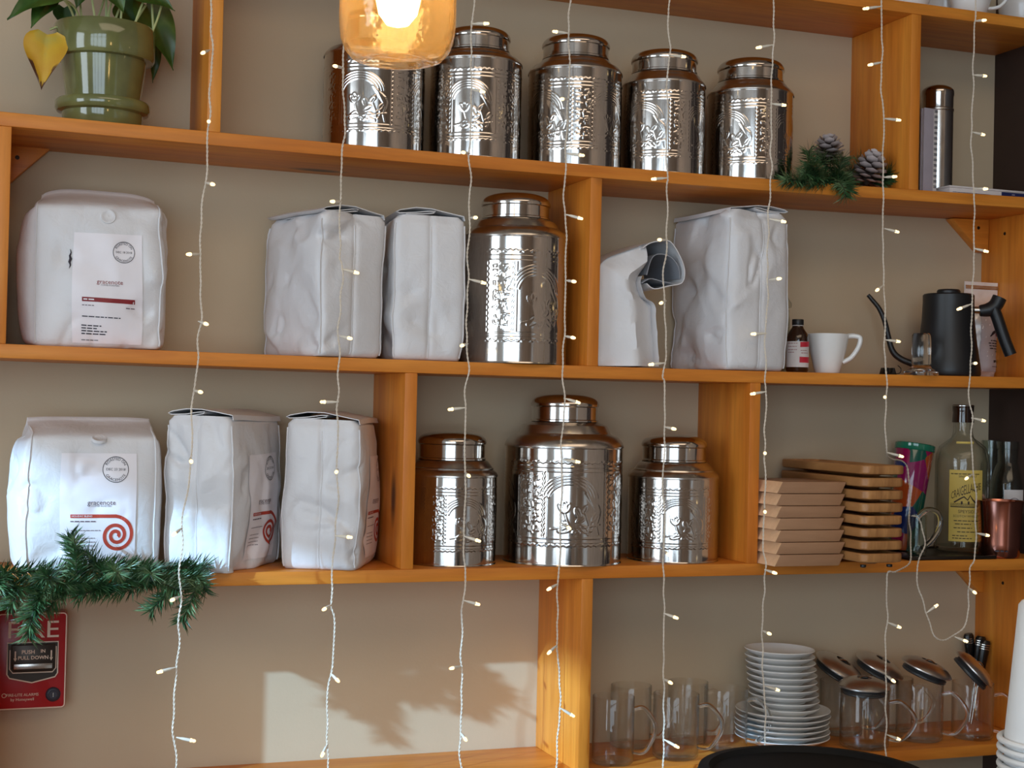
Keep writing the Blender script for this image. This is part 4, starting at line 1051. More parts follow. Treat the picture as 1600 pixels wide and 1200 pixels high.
# ------------------------------------------------------------------ third row, right: boards, bottles, cup
def stack_boards():
    # seven square-cut maple blocks
    Yb_ = -0.055; xl = 0.8425
    ax = at(1222, 753, Yb_); bx = at(1322, 753, Yb_)
    n = 7; tk = ((at(1300, 752.5, Yb_).z) - ZT['C'])/n
    names = ['bottom', 'second from the bottom', 'third from the bottom', 'middle', 'third from the top', 'second from the top', 'topmost']
    xr0 = bx.x; xl0 = max(ax.x, xl + 0.010)
    for i in range(n):
        j = rnd.uniform(-0.0012, 0.0012)
        t_ = tk - 0.0010
        mb = MB().prism([(-0.010, 0), (xr0 - xl0 - 0.010, 0), (xr0 - xl0, t_), (0, t_)], 0, 0.150 - 0.004*i)
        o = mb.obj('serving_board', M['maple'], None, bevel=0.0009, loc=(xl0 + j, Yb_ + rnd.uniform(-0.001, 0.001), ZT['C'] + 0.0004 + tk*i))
        o.data.materials.append(M['lit_end'])
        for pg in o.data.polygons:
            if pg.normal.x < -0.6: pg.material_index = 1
        tag(o, 'pale slant-ended wooden board, %s of the seven stacked against the upright' % names[i], 'board', 'pale serving boards')
    # eight rounded bamboo trays
    n = 8; Yf_ = -0.105
    L_ = at(1321, 800, Yf_); R_ = at(1416, 800, Yf_); W_ = R_.x - L_.x
    zt_ = at(1380, 727, Yf_).z; tk = (zt_ - ZT['C'] - 0.004)/n
    nm = ['bottom', 'second from the bottom', 'third from the bottom', 'fourth from the bottom', 'fourth from the top', 'third from the top', 'second from the top', 'topmost']
    D_ = 0.275
    rot = 0.0
    X0 = max(L_.x, xr0 + 0.002)
    W_ = R_.x - X0
    for i in range(n):
        root = thing('bamboo_tray', 'round-cornered bamboo tray, %s of the stack of eight beside the pale boards' % nm[i], 'tray',
                     (X0 + W_/2 + rnd.uniform(-0.001, 0.001), Yf_ + D_/2 + rnd.uniform(-0.001, 0.001), ZT['C'] + 0.004 + tk*i), (0, 0, rot), 'bamboo trays')
        def ringp(inset, z, r0=0.016, seg=7):
            a, b = W_/2 - inset, D_/2 - inset; r = max(r0 - inset*0.6, 0.003); out = []
            for (sx_, sy_, a0) in ((1, 1, 0), (-1, 1, math.pi/2), (-1, -1, math.pi), (1, -1, 1.5*math.pi)):
                for q_ in range(seg):
                    an = a0 + q_/(seg - 1)*math.pi/2
                    out.append((sx_*(a - r) + r*math.cos(an), sy_*(b - r) + r*math.sin(an), z))
            return out
        lv = [(0.034, 0.0002), (0.030, 0.0030), (0.0050, 0.0052), (0.0012, 0.0062), (0.0, 0.0080), (0.0, tk - 0.0022), (0.0012, tk - 0.0006), (0.003, tk - 0.0004), (0.0085, tk - 0.0004), (0.0105, tk - 0.0050), (0.02, tk - 0.0062)]
        P = [ringp(a, b) for a, b in lv]
        mb = MB().grid(P, closed_v=True); m_ = len(P[0]); mb.f += [tuple(range(m_)), tuple((len(P)-1)*m_ + q_ for q_ in range(m_))]
        mb.obj('tray_body', M['bamboo'], root, 35)
        if i == 0:
            for sx_ in (-1, 1):
                for sy_ in (-1, 1):
                    MB().lathe([(0, -0.004), (0.004, -0.004), (0.005, -0.003), (0.005, 0.0004), (0, 0.0004)], 12).obj('rubber_foot', M['black'], root, 40, loc=(sx_*(W_/2 - 0.016), sy_*(D_/2 - 0.022), 0))
stack_boards()

# dark tray under the bottles
pa = at(1424, 868, -0.004); pb = at(1560, 868, -0.004)
root = thing('metal_tray', 'flat dark tray with a pale lip under the whisky bottle', 'tray', (pa.x, 0.0, ZT['C']))
Lx = pb.x - pa.x
MB().box(0, Lx, 0.004, 0.17, 0.0008, 0.004).obj('tray_base', M['glossblack'], root, bevel=0.001)
for (a, b, c_, d) in ((0, Lx, 0.0, 0.004), (0, Lx, 0.17, 0.174)): MB().box(a, b, c_, d, 0.0008, 0.007).obj('tray_lip', M['darkmetal'], root, bevel=0.001)
zT = ZT['C'] + 0.0042
# stained tumbler leaning at the back
Yq = 0.135; p0 = at(1421, 790, Yq); k = mpp(1415, 740, Yq)
root = thing('glass_tumbler', 'multicoloured stained glass tumbler tilted behind the bamboo trays', 'glass', at(1420, 860, Yq), (0, 0, 0))
root.location.z = ZT['C'] + 0.0005
R0, R1 = 22*k, 30*k; Hq = (862 - 694)*k
mb = MB().lathe([(0, 0.001), (R0*0.95, 0.001), (R0, 0.004), (R1, Hq - 0.002), (R1 - 0.001, Hq), (R1 - 0.004, Hq - 0.001), (R0 - 0.004, 0.010), (0, 0.009)], 48)
sh = Matrix.Rotation(0.10, 3, 'Y')
o = mb.obj('tumbler_body', M['stained'], root, 50); root.rotation_euler = (0, 0.13, 0); root.location.x -= 0.016; root.location.z += 0.003
MB().lathe([(R1 + 0.0004, Hq - 0.012), (R1 + 0.0012, Hq - 0.011), (R1 + 0.0010, Hq - 0.001), (R1 - 0.001, Hq + 0.0006)], 48).obj('tumbler_rim', simple('green_glass_rim', srgb(30, 110, 84), 0.1, coat=0.6), root, 50)
# clear mug whose big handle shows beside the trays
Yh = 0.055; k = mpp(1440, 830, Yh)
pm = at(1402, 868, Yh)
root = thing('glass_mug', 'clear glass mug with a large looped handle hidden by the bamboo trays', 'mug', (at(1445, 868, Yh).x - 0.0, Yh, ZT['C']))
R = 15*k
MB().lathe([(0, 0.006), (R*0.9, 0.0062), (R, 0.010), (R, 66*k), (R*0.9, 66*k), (R*0.9, 0.012), (0, 0.010)], 32).obj('body', M['smoke'], root, 50)
MB().tube(spline([(-2*k, -0.004, 62*k), (12*k, -0.008, 74*k), (32*k, -0.008, 70*k), (38*k, -0.008, 52*k), (26*k, -0.008, 30*k), (6*k, -0.008, 14*k)], 8), 0.0048, 12).obj('handle', M['solidglass'], root, 60)
root.location.x = at(1432, 868, Yh).x; root.location.z = zT - 0.004

# whisky bottle
Yw = 0.113; c = at(1503, 750, Yw); k = mpp(1502, 750, Yw)
def zw(v): return at(1502, v, Yw).z - zT
root = thing('whisky_bottle', 'clear whisky bottle with a yellow label and dark capsule on the dark tray', 'bottle', (c.x, Yw, zT))
R = 41*k; rn = 15*k
out = [(0, 0.001), (R*0.92, 0.001), (R, 0.005), (R, zw(722)), (R*0.97, zw(710)), (R*0.86, zw(698)), (R*0.62, zw(690)), (rn*1.15, zw(684)), (rn, zw(676)), (rn*0.96, zw(662)), (rn*0.96, zw(636))]
inn = [(rn*0.75, zw(636)), (rn*0.76, zw(676)), (R*0.56, zw(692)), (R*0.82, zw(701)), (R*0.93, zw(722)), (R*0.93, 0.010), (0, 0.014)]
MB().lathe(out + inn, 56).obj('bottle_body', M['bottleglass'], root, 50)
MB().lathe([(rn*1.12, zw(660)), (rn*1.05, zw(645)), (rn*1.08, zw(642)), (rn*1.10, zw(634)), (rn*1.05, zw(632.5)), (0, zw(632))], 40).obj('capsule', M['amberglass'], root, 40)
MB().lathe([(rn*1.08, zw(635)), (rn*1.12, zw(634.6)), (rn*1.12, zw(633.6)), (rn*1.06, zw(633.2))], 40).obj('capsule_band', M['brushed'], root, 40)
az = -0.49      # the label faces the room, a little to the left
lb = cyl_patch(R*1.006, az - 0.62, az + 0.66, zw(843), zw(733), 30); lb = lb.obj('label', M['yellowlabel'], root, 60)
cyl_patch(R*0.66, az - 0.5, az + 0.5, zw(693.5) + 0.0008, zw(690.5) + 0.0012, 12).obj('neck_label', M['yellowlabel'], root, 60)
fl = ([], []); zc0 = (zw(733) + zw(843))/2
lw_ = R*1.28; u_ = lw_/57
def ly(v): return zw(v) - zc0
# arched name, rising to the right
vs, fs = TXT['CRAIGELLACHIE']; w0 = max(a for a, b in vs) - min(a for a, b in vs); k_ = 50*u_/w0; b0 = len(fl[0])
for a, b in vs:
    t = a/w0 + 0.5
    fl[0].append((a*k_, ly(766) + b*k_*(2.3 + 1.0*math.sin(math.pi*t)) + (t - 0.5)*17*u_ + 3*u_*math.sin(math.pi*t)))
fl[1].extend(tuple(b0 + i for i in f) for f in fs)
text2d(fl, 'SPEYSIDE', 2*u_, ly(797), width=30*u_); text2d(fl, 'SCOTCH WHISKY', 0, ly(804), width=42*u_); text2d(fl, 'SINGLE MALT', 2*u_, ly(743), width=30*u_)
for i, (v, a, b) in enumerate(((739, -26, 24), (811, -20, 24), (816, -18, 8), (822, -20, 10), (828, -14, 22), (834, -22, 2), (838, -22, 10))): words2d(fl, a*u_, b*u_, ly(v), 1.4*u_, 60 + i)
# engraving: hill, barn and post
for pts in ([(-20, 783), (-10, 777), (-4, 774), (2, 779), (6, 772), (10, 778), (16, 784)],): stroke2d(fl, [(a*u_, ly(v)) for a, v in pts], 1.2*u_)
stroke2d(fl, [(17*u_, ly(762)), (17*u_, ly(782))], 0.8*u_); stroke2d(fl, [(9*u_, ly(763)), (17*u_, ly(763))], 0.6*u_)
rect2d(fl, -9*u_, 5*u_, ly(786), ly(781)); rect2d(fl, -26*u_, 24*u_, ly(790.5), ly(789), 8)
for i in range(5): words2d(fl, -26*u_, 24*u_, ly(784.5 + 1.2*i), 0.6*u_, 90 + i)
cyl_flat(fl, R*1.006, az + 0.02, zc0, 0.0004).obj('label_print', M['brownprint'], lb, 60)

# two carafes at the end
def carafe(label, u, vtop, Y, rn_px, rb_px, vsh, labelled):
    c = at(u, 780, Y); k = mpp(u, 780, Y)
    z0 = ZT['C']
    def zz_(v): return at(u, v, Y).z - z0
    root = thing('glass_carafe', label, 'carafe', (c.x, Y, z0), group='glass carafes at the shelf end')
    R, r_ = rb_px*k, rn_px*k
    MB().lathe([(0, 0.001), (R*0.92, 0.001), (R, 0.006), (R, zz_(vsh + 10)), (R*0.9, zz_(vsh)), (r_*1.2, zz_(vsh - 16)), (r_, zz_(vsh - 22)), (r_*1.02, zz_(vtop + 12)), (r_*1.12, zz_(vtop + 11)), (r_*1.12, zz_(vtop)),
                (r_*0.98, zz_(vtop)), (r_*0.88, zz_(vsh - 22)), (R*0.8, zz_(vsh + 2)), (R*0.92, zz_(vsh + 12)), (R*0.92, 0.010), (0, 0.009)], 44).obj('carafe_body', M['smoke'], root, 50)
    if labelled:
        l_ = cyl_patch(R*1.01, -0.85, 0.55, zz_(800), zz_(764), 20).obj('label', M['card'], root, 60)
        fl = ([], []); stroke2d(fl, [(0.011*math.cos(a), 0.011*math.sin(a)) for a in np.linspace(0, 2*math.pi, 30)], 0.0006)
        cyl_flat(fl, R*1.01, -0.28, zz_(786), 0.0005).obj('ring_mark', M['greyink'], l_, 60)
carafe('clear glass carafe directly behind the whisky bottle shoulder', 1547, 688, 0.166, 12.5, 17, 742, False)
carafe('clear glass carafe with a white label behind the copper cup', 1574, 690, 0.118, 15.5, 27, 745, True)

# copper cup
Yu = -0.035; c = at(1570, 830, Yu); k = mpp(1570, 830, Yu); z0 = ZT['C']
Yu = 0.0165; c = at(1570, 830, Yu)
def zu(v): return at(1570, v, Yu).z - z0
R = 36.5*k
root = thing('copper_cup', 'shiny copper cup at the end of the shelf in front of the carafes', 'cup', (min(c.x + 0.002, XR - R*1.1), Yu + 0.018, z0))
MB().lathe([(0, 0.001), (R*0.84, 0.001), (R*0.88, 0.004), (R*0.90, zu(850)), (R*0.93, zu(815)), (R*0.99, zu(790)), (R*1.04, zu(783)), (R*1.02, zu(782.5)), (R*0.96, zu(790)), (R*0.90, zu(815)), (R*0.86, zu(860)), (0, zu(866))], 64).obj('cup_body', M['copper'], root, 40)
fl = ([], []); words2d(fl, -0.012, 0.010, 0, 0.0024, 4)
cyl_flat(fl, R*0.895, -0.52, zu(860), 0.0012).obj('stamped_mark', M['ink'], root, 60)

# ------------------------------------------------------------------ bottom row
# fire alarm pull station on the wall
Ya = DEP - 0.004
A0, A1 = at(-6, 1030, DEP - 0.035), at(104, 1030, DEP - 0.035)
za, zb_ = at(50, 1108, DEP - 0.035).z, at(50, 957, DEP - 0.035).z
root = thing('fire_alarm', 'red fire alarm pull station on the wall under the garland', 'fire alarm', ((A0.x + A1.x)/2, DEP, (za + zb_)/2))
hw, hh = (A1.x - A0.x)/2, (zb_ - za)/2
def rrect(w_, h_, r, n=6):
    out = []
    for sx_, sy_, a0 in ((1, 1, 0), (-1, 1, 90), (-1, -1, 180), (1, -1, 270)):
        for i in range(n + 1):
            a = math.radians(a0 + 90*i/n); out.append((sx_*(w_ - r) + r*math.cos(a), sy_*(h_ - r) + r*math.sin(a)))
    return out
MB().prism(rrect(hw, hh, 0.006), -0.036, -0.0005).obj('housing', M['red'], root, bevel=0.0018)
yf = -0.0366
def flat_obj(fl, y, name, mat, par):
    mb = MB(); mb.v = [(x, y, z) for x, z in fl[0]]; mb.f = fl[1]; return mb.obj(name, mat, par)
u_ = 2*hw/110
fl = ([], []); stroke2d(fl, rrect(hw - 1.8*u_, hh - 1.8*u_, 0.005), 0.9*u_, True); flat_obj(fl, yf, 'outer_line', M['cream'], root)
def ay(v): return hh - (v - 957)*(2*hh/151)
def ax_(u): return (u - 49)*u_
vs, fs = TXT['FIRE']; fl = ([], []); w0 = max(a for a, b in vs) - min(a for a, b in vs); h0 = max(b for a, b in vs) - min(b for a, b in vs)
for a, b in vs: fl[0].append((ax_(50) + a*79*u_/w0, ay(985) + b*27*u_/h0))
fl[1].extend(fs); flat_obj(fl, yf, 'fire_lettering', M['cream'], root)
shield = [(ax_(11), ay(1003)), (ax_(90), ay(1003)), (ax_(90), ay(1052)), (ax_(86), ay(1058)), (ax_(50), ay(1066)), (ax_(15), ay(1058)), (ax_(11), ay(1052))]
pl = MB().prism(shield, -0.0385, -0.034).obj('handle_recess', M['darkmetal'], root)
fl = ([], []); stroke2d(fl, shield, 1.0*u_, True); flat_obj(fl, -0.0387, 'shield_line', M['cream'], pl)
hp = [(ax_(17), ay(1006)), (ax_(85), ay(1006)), (ax_(85), ay(1042)), (ax_(80), ay(1048)), (ax_(22), ay(1048)), (ax_(17), ay(1042))]
hd_ = MB().prism(hp, -0.046, -0.0385).obj('pull_handle', M['darkmetal'], root, bevel=0.001)
fl = ([], []); stroke2d(fl, [(ax_(15), ay(1014)), (ax_(15), ay(1044)), (ax_(20), ay(1050)), (ax_(82), ay(1050)), (ax_(87), ay(1044)), (ax_(87), ay(1010))], 0.9*u_); flat_obj(fl, -0.0392, 'handle_line', M['cream'], hd_)
fl = ([], []); text2d(fl, 'PUSH', ax_(43), ay(1017), width=20*u_); text2d(fl, 'IN', ax_(66), ay(1016), width=7*u_); text2d(fl, 'PULL DOWN', ax_(51), ay(1026), width=47*u_)
for ux in (23, 79): 
    rect2d(fl, ax_(ux) - 1.1*u_, ax_(ux) + 1.1*u_, ay(1027), ay(1015)); b0 = len(fl[0]); fl[0].extend([(ax_(ux) - 2.8*u_, ay(1026)), (ax_(ux) + 2.8*u_, ay(1026)), (ax_(ux), ay(1031))]); fl[1].append((b0, b0+1, b0+2))
flat_obj(fl, -0.0463, 'handle_lettering', M['cream'], hd_)
MB().box(ax_(21), ax_(81), -0.0475, -0.0455, ay(1043), ay(1035)).obj('grip_slot', M['brushed'], hd_, bevel=0.0005)
fl = ([], []); text2d(fl, 'FIRE-LITE ALARMS', ax_(36), ay(1085), width=50*u_); text2d(fl, 'by Honeywell', ax_(36), ay(1092), width=36*u_)
stroke2d(fl, [(ax_(7.5) + 3.2*u_*math.cos(a), ay(1085) + 3.2*u_*math.sin(a)) for a in np.linspace(0, 6.1, 20)], 0.5*u_)
flat_obj(fl, yf, 'maker_lettering', M['cream'], root)
lk_ = MB().lathe([(0, 0.004), (0.006, 0.004), (0.0065, 0.003), (0.009, 0.0028), (0.011, 0.0010), (0.011, -0.001), (0, -0.001)], 28).obj('lock', M['ink'], root, 40, loc=(ax_(84), -0.036, ay(1086)))
lk_.rotation_euler = (math.pi/2, 0, 0)
MB().box(-0.0006, 0.0006, -0.003, 0.003, 0.004, 0.0046).obj('keyhole', M['brushed'], lk_)

# glass mugs without lids
GM = lambda R, H: [(0, 0.001), (R*0.9, 0.001), (R*0.98, 0.004), (R, 0.008), (R, H - 0.001), (R*0.985, H), (R*0.965, H - 0.001), (R*0.965, 0.009), (R*0.9, 0.006), (0, 0.005)]
def glass_mug(label, u, hw_px, vt, vb, Y, rot, group, lid=None, name='glass_mug'):
    c = at(u, vb, Y); k = mpp(u, vb - 40, Y); R = hw_px*k; H = (at(u, vt, Y).z - ZT['D'])
    hd = [(R*0.97, 0, H*0.80), (R*1.45, 0, H*0.82), (R*1.98, 0, H*0.60), (R*1.95, 0, H*0.40), (R*1.50, 0, H*0.17), (R*0.97, 0, H*0.17)]
    root = mug(name, label, 'mug', (c.x, Y, ZT['D']), GM(R, H), M['glass'], hd, 0.0036, rot, group)
    return root, c, R, H
G1 = 'clear glass mugs without lids'
glass_mug('clear empty glass mug standing against the lower upright', 957, 33, 1087, 1180, 0.045, -0.30, G1)
glass_mug('clear empty glass mug second from the lower upright, in front', 1055, 36, 1083, 1175, 0.055, -0.35, G1)
glass_mug('clear empty glass mug touching the saucer stack', 1133, 34, 1074, 1160, 0.085, -0.45, G1)
glass_mug('clear glass mug in the back row nearest the lower upright', 985, 32, 1070, 1150, 0.150, -0.2, G1)
glass_mug('clear glass mug in the back row beside the saucers', 1074, 31, 1064, 1148, 0.153, -0.15, G1)
# saucers
SA = lambda R: [(0, 0.0015), (R*0.55, 0.0015), (R*0.58, 0.0), (R*0.62, 0.0), (R*0.64, 0.0025), (R*0.86, 0.0078), (R*0.985, 0.0134), (R*1.002, 0.0146), (R*0.99, 0.0158), (R*0.86, 0.0100), (R*0.62, 0.0046), (0, 0.0040)]
Yp = 0.105; c = at(1222, 1140, Yp); k = mpp(1222, 1140, Yp)
o_ = ['bottom', 'second from the bottom', 'third from the bottom', 'third from the top', 'second from the top', 'top']
R = 73.5*k; st = 0.0092; z = ZT['D'] + 0.0004
for i in range(6):
    o = MB().lathe(SA(R), 64).obj('saucer', M['white'], None, 40, loc=(c.x + rnd.uniform(-0.0015, 0.0015), Yp + rnd.uniform(-0.001, 0.001), z + st*i))
    tag(o, 'wide white saucer, %s of the six larger ones under the small ones' % o_[i], 'saucer', 'large white saucers')
z += st*5 + 0.0050
n_ = ['lowest', 'second from the bottom', 'third from the bottom', 'fourth from the bottom', 'fifth from the bottom', 'fifth from the top', 'fourth from the top', 'third from the top', 'second from the top', 'topmost']
R = 54.5*k; me = None
ztop_ = at(1213, 1013, Yp).z; st = (ztop_ - 0.0158 - z)/9
for i in range(10):
    x = c.x + (4 - 12*i/9)*k
    if me is None: o = MB().lathe([(r_, z_*1.0) for r_, z_ in SA(R)], 56).obj('saucer', M['white'], None, 40); me = o.data
    else: o = put(me, 'saucer')
    o.location = (x + rnd.uniform(-0.0008, 0.0008), Yp, z + st*i); o.rotation_euler = (0, 0.012*i/9, 0)
    tag(o, 'small white saucer, %s of the ten small ones in the leaning stack' % n_[i], 'saucer', 'small white saucers')

# mugs with steel lids
G2 = 'glass tea mugs with steel lids'
LIDP = lambda R: [(R*0.30, 0.0165), (R*0.55, 0.0150), (R*0.82, 0.0105), (R*0.97, 0.0055), (R*1.02, 0.0025), (R*1.02, 0.0005), (R*0.98, -0.0005), (R*0.88, 0.001), (R*0.80, 0.008), (R*0.5, 0.0125), (R*0.30, 0.0140), (R*0.30, 0.0165)]
def mug_lid(label, u, v, Y, R, tilt, az_, spin=0.0):
    p = at(u, v, Y)
    root = thing('mug_lid', label, 'lid', p, group='steel mug lids')
    root.rotation_mode = 'QUATERNION'
    root.rotation_quaternion = Quaternion((-math.sin(az_), math.cos(az_), 0), tilt) @ Quaternion((0, 0, 1), spin)
    MB().lathe(LIDP(R), 56).obj('lid_dome', M['lidsteel'], root, 35)
    MB().lathe([(R*0.80, 0.002), (R*0.82, -0.005), (R*0.88, -0.007), (R*0.86, -0.009), (R*0.88, -0.011), (R*0.84, -0.0125), (R*0.78, -0.011), (R*0.78, 0.002)], 48).obj('seal', M['gasket'], root, 50)
    mb = MB().lathe([(R*0.31, 0.0150), (R*0.27, 0.0125), (0, 0.0120)], 3, a0=0.5); mb.obj('lid_hollow', M['gasket'], root, 20)
    MB().tube([(-R*0.32, 0, 0.0150), (-R*0.1, 0, 0.0185), (R*0.1, 0, 0.0185), (R*0.32, 0, 0.0150)], 0.0022, 8, flat=0.5).obj('finger_bar', M['brushed'], root, 60)
    return root
r1, c1, R1_, H1 = glass_mug('lidded glass mug in front, nearest the saucers, its lid level', 1350, 38, 1078, 1160, 0.040, -0.55, G2, name='tea_mug')
mug_lid('steel lid sitting level on the front lidded mug', 1350, 1073, 0.040, R1_*1.03, 0.05, -1.5)
glass_mug('lidded glass mug in the middle of the front row', 1436, 36, 1062, 1150, 0.066, -0.85, G2, name='tea_mug')
glass_mug('glass mug below the most tilted steel lid, at the far end', 1519, 32, 1066, 1142, 0.052, -0.62, G2, name='tea_mug')
glass_mug('glass mug behind the saucers with an askew steel lid', 1314, 34, 1063, 1140, 0.145, -0.75, G2, name='tea_mug')
glass_mug('glass mug in the middle of the back row of lidded mugs', 1392, 33, 1058, 1135, 0.150, -0.3, G2, name='tea_mug')
kk = mpp(1350, 1060, 0.05)
mug_lid('tilted steel lid on the mug behind the saucers', 1311, 1044, 0.130, 42*kk, 0.52, -0.75, 0.3)
mug_lid('tilted steel lid in the middle of the back row', 1374, 1042, 0.138, 41*kk, 0.44, -0.7, 1.0)
mug_lid('tilted steel lid on the middle front mug, before the looped wire', 1447, 1046, 0.066, 41*kk, 0.36, -0.6, 0.2)
mug_lid('most tilted steel lid, leaning at the far end under the black handles', 1521, 1047, 0.050, 38*kk, 0.78, -0.55, 0.2)
# black handled cutlery
for i, (a, b, lab) in enumerate((((1520, 1060), (1513, 990), 'black handled utensil standing leftmost of three behind the tilted lid'), ((1524, 1060), (1533, 994), 'black handled utensil standing in the middle of three behind the tilted lid'),
                                 ((1530, 1060), (1553, 1000), 'black handled utensil standing rightmost of three behind the tilted lid'))):
    Y = 0.165 - 0.012*i
    pa, pb = at(*a, Y), at(*b, Y); pb.x = min(pb.x, XP - 0.012)
    d = (pb - pa).normalized(); base = pa - d*((pa.z - ZT['D'] - 0.004)/d.z)
    root = thing('utensil', lab, 'utensil', base, group='black handled utensils')
    root.rotation_mode = 'QUATERNION'; root.rotation_quaternion = d.to_track_quat('Z', 'Y')
    L = (pb - base).length
    MB().tube([(0, 0, L - 0.075), (0, 0, L - 0.07), (0, 0, L - 0.02), (0, 0, L - 0.004), (0, 0, L)], [0.006, 0.0075, 0.0105, 0.0105, 0.008], 16, flat=0.75).obj('grip', M['glossblack'], root, 50)
    for q_ in range(3): MB().tube([(0, 0, L - 0.008 - 0.004*q_), (0, 0, L - 0.0095 - 0.004*q_)], 0.0109, 16, flat=0.76).obj('grip_ring', M['brushed'], root, 50)
    MB().tube([(0, 0, 0), (0, 0, L - 0.072)], 0.0022, 8).obj('shaft', M['brushed'], root, 50)

# ------------------------------------------------------------------ things in front of the shelves
# counter below the picture, carrying the grinder and the paper cups
struct(MB().box(0.15, 1.35, -1.55, -0.70, -0.62, -0.58).box(0.2, 1.3, -1.5, -0.75, ZF, -0.62).obj('trim_1', M['roomdark'], None, bevel=0.003))
ZK = -0.58
Yg = -1.0; c = at(1272, 1230, Yg); k = mpp(1272, 1200, Yg)
gz = at(1272, 1205, Yg).z
root = thing('grinder', 'round black lidded machine in the foreground below the saucers', 'grinder', (c.x, Yg, ZK))
R = 182*k; g = gz - ZK
MB().lathe([(0, 0.001), (R*0.8, 0.001), (R*0.82, 0.004), (R*0.82, g - 0.06), (R*0.97, g - 0.03), (R*0.97, g - 0.012)], 64).obj('grinder_body', M['mattdark'], root, 40)
MB().lathe([(R*0.97, g - 0.014), (R, g - 0.012), (R, g - 0.004), (R*0.985, g), (R*0.90, g + 0.001), (R*0.86, g - 0.004), (R*0.6, g - 0.007), (0, g - 0.008)], 72).obj('grinder_lid', M['mattdark'], root, 35)
MB().box(-R*0.8, R*0.8, -0.0015, 0.0015, g - 0.0055, g - 0.003).obj('lid_seam', M['darkmetal'], root)
Yq = -1.0; k = mpp(1600, 1100, Yq); uc = 1650
c = at(uc, 1060, Yq)
zr0 = at(1575, 1165, Yq).z; zt0 = at(1600, 940, Yq).z
Hc = (zt0 - zr0); rb = (uc - 1567)*k*1.0; rt = (uc - 1592)*k
gap = 0.0085; nst = 4; zst = zr0 - gap*nst - 0.002
struct(MB().lathe([(0, ZK + 0.001), (0.030, ZK + 0.001), (0.030, zst - 0.0004), (0, zst - 0.0004)], 24, (c.x, Yq, 0)).obj('trim_2', M['roomdark'], None, 40))
me1 = me2 = None
for i in range(nst + 1):
    zc_ = zst + gap*i
    if me1 is None:
        me1 = MB().lathe([(rb - 0.004, 0.002), (rt, Hc - 0.004), (rt - 0.003, Hc), (rt - 0.004, Hc - 0.006), (0, Hc - 0.006)], 64).mesh('cup_wall', M['paper'], 40)
        me2 = MB().lathe([(rb + 0.0030*math.cos(a), 0.003 + 0.0030*math.sin(a)) for a in np.linspace(0, 2*math.pi, 13)], 64).mesh('rolled_rim', M['paper'], 60)
    num = ['topmost', 'second from the top', 'third from the top', 'fourth from the top', 'fifth from the top', 'sixth from the top', 'seventh from the top', 'eighth from the top'] 
    j = nst - i
    lab = 'white paper cup, %s of the upside-down stack in the foreground' % num[j] if j < 8 else 'white paper cup buried low in the upside-down foreground stack'
    root = thing('paper_cup', lab, 'cup', (c.x, Yq, zc_), group='stacked paper cups')
    put(me1, 'cup_wall', root); put(me2, 'rolled_rim', root)

# hanging jar lamp
Yl = -0.95; c = at(621, 50, Yl); k = mpp(621, 50, Yl)
zb0 = at(621, 97, Yl).z
root = thing('jar_lamp', 'glass jar pendant lamp with a glowing bulb hanging in front of the top shelf', 'lamp', (c.x, Yl, zb0))
R = 91*k
op = [(0, 0.003), (R*0.40, 0.003), (R*0.45, 0.001), (R*0.62, 0.0), (R*0.78, 0.003), (R*0.90, 0.010), (R*0.97, 0.020), (R, 0.034), (R, 0.115), (R*0.95, 0.128), (R*0.75, 0.138), (R*0.72, 0.150), (R*0.72, 0.165)]
ip = [(R*0.68, 0.165), (R*0.68, 0.140), (R*0.92, 0.122), (R*0.955, 0.112), (R*0.955, 0.034), (R*0.92, 0.022), (R*0.80, 0.010), (R*0.5, 0.006), (0, 0.006)]
MB().lathe(op + ip, 64).obj('jar', M['jar'], root, 60)
MB().lathe([(R*0.76, 0.150), (R*0.78, 0.152), (R*0.78, 0.170), (R*0.74, 0.174), (0.012, 0.178), (0.010, 0.20), (0, 0.20)], 48).obj('jar_cap', M['darkmetal'], root, 40)
MB().lathe([(0.013, 0.178), (0.013, 0.130), (0, 0.130)], 24).obj('socket', M['darkmetal'], root, 40)
MB().lathe([(0, 0.030), (0.010, 0.033), (0.017, 0.042), (0.020, 0.056), (0.018, 0.075), (0.013, 0.100), (0.012, 0.130)], 32).obj('bulb', M['bulb'], root, 60)
MB().tube([(0, 0, 0.198), (0, 0, ZC - zb0)], 0.003, 8).obj('cord', M['black'], root, 60)

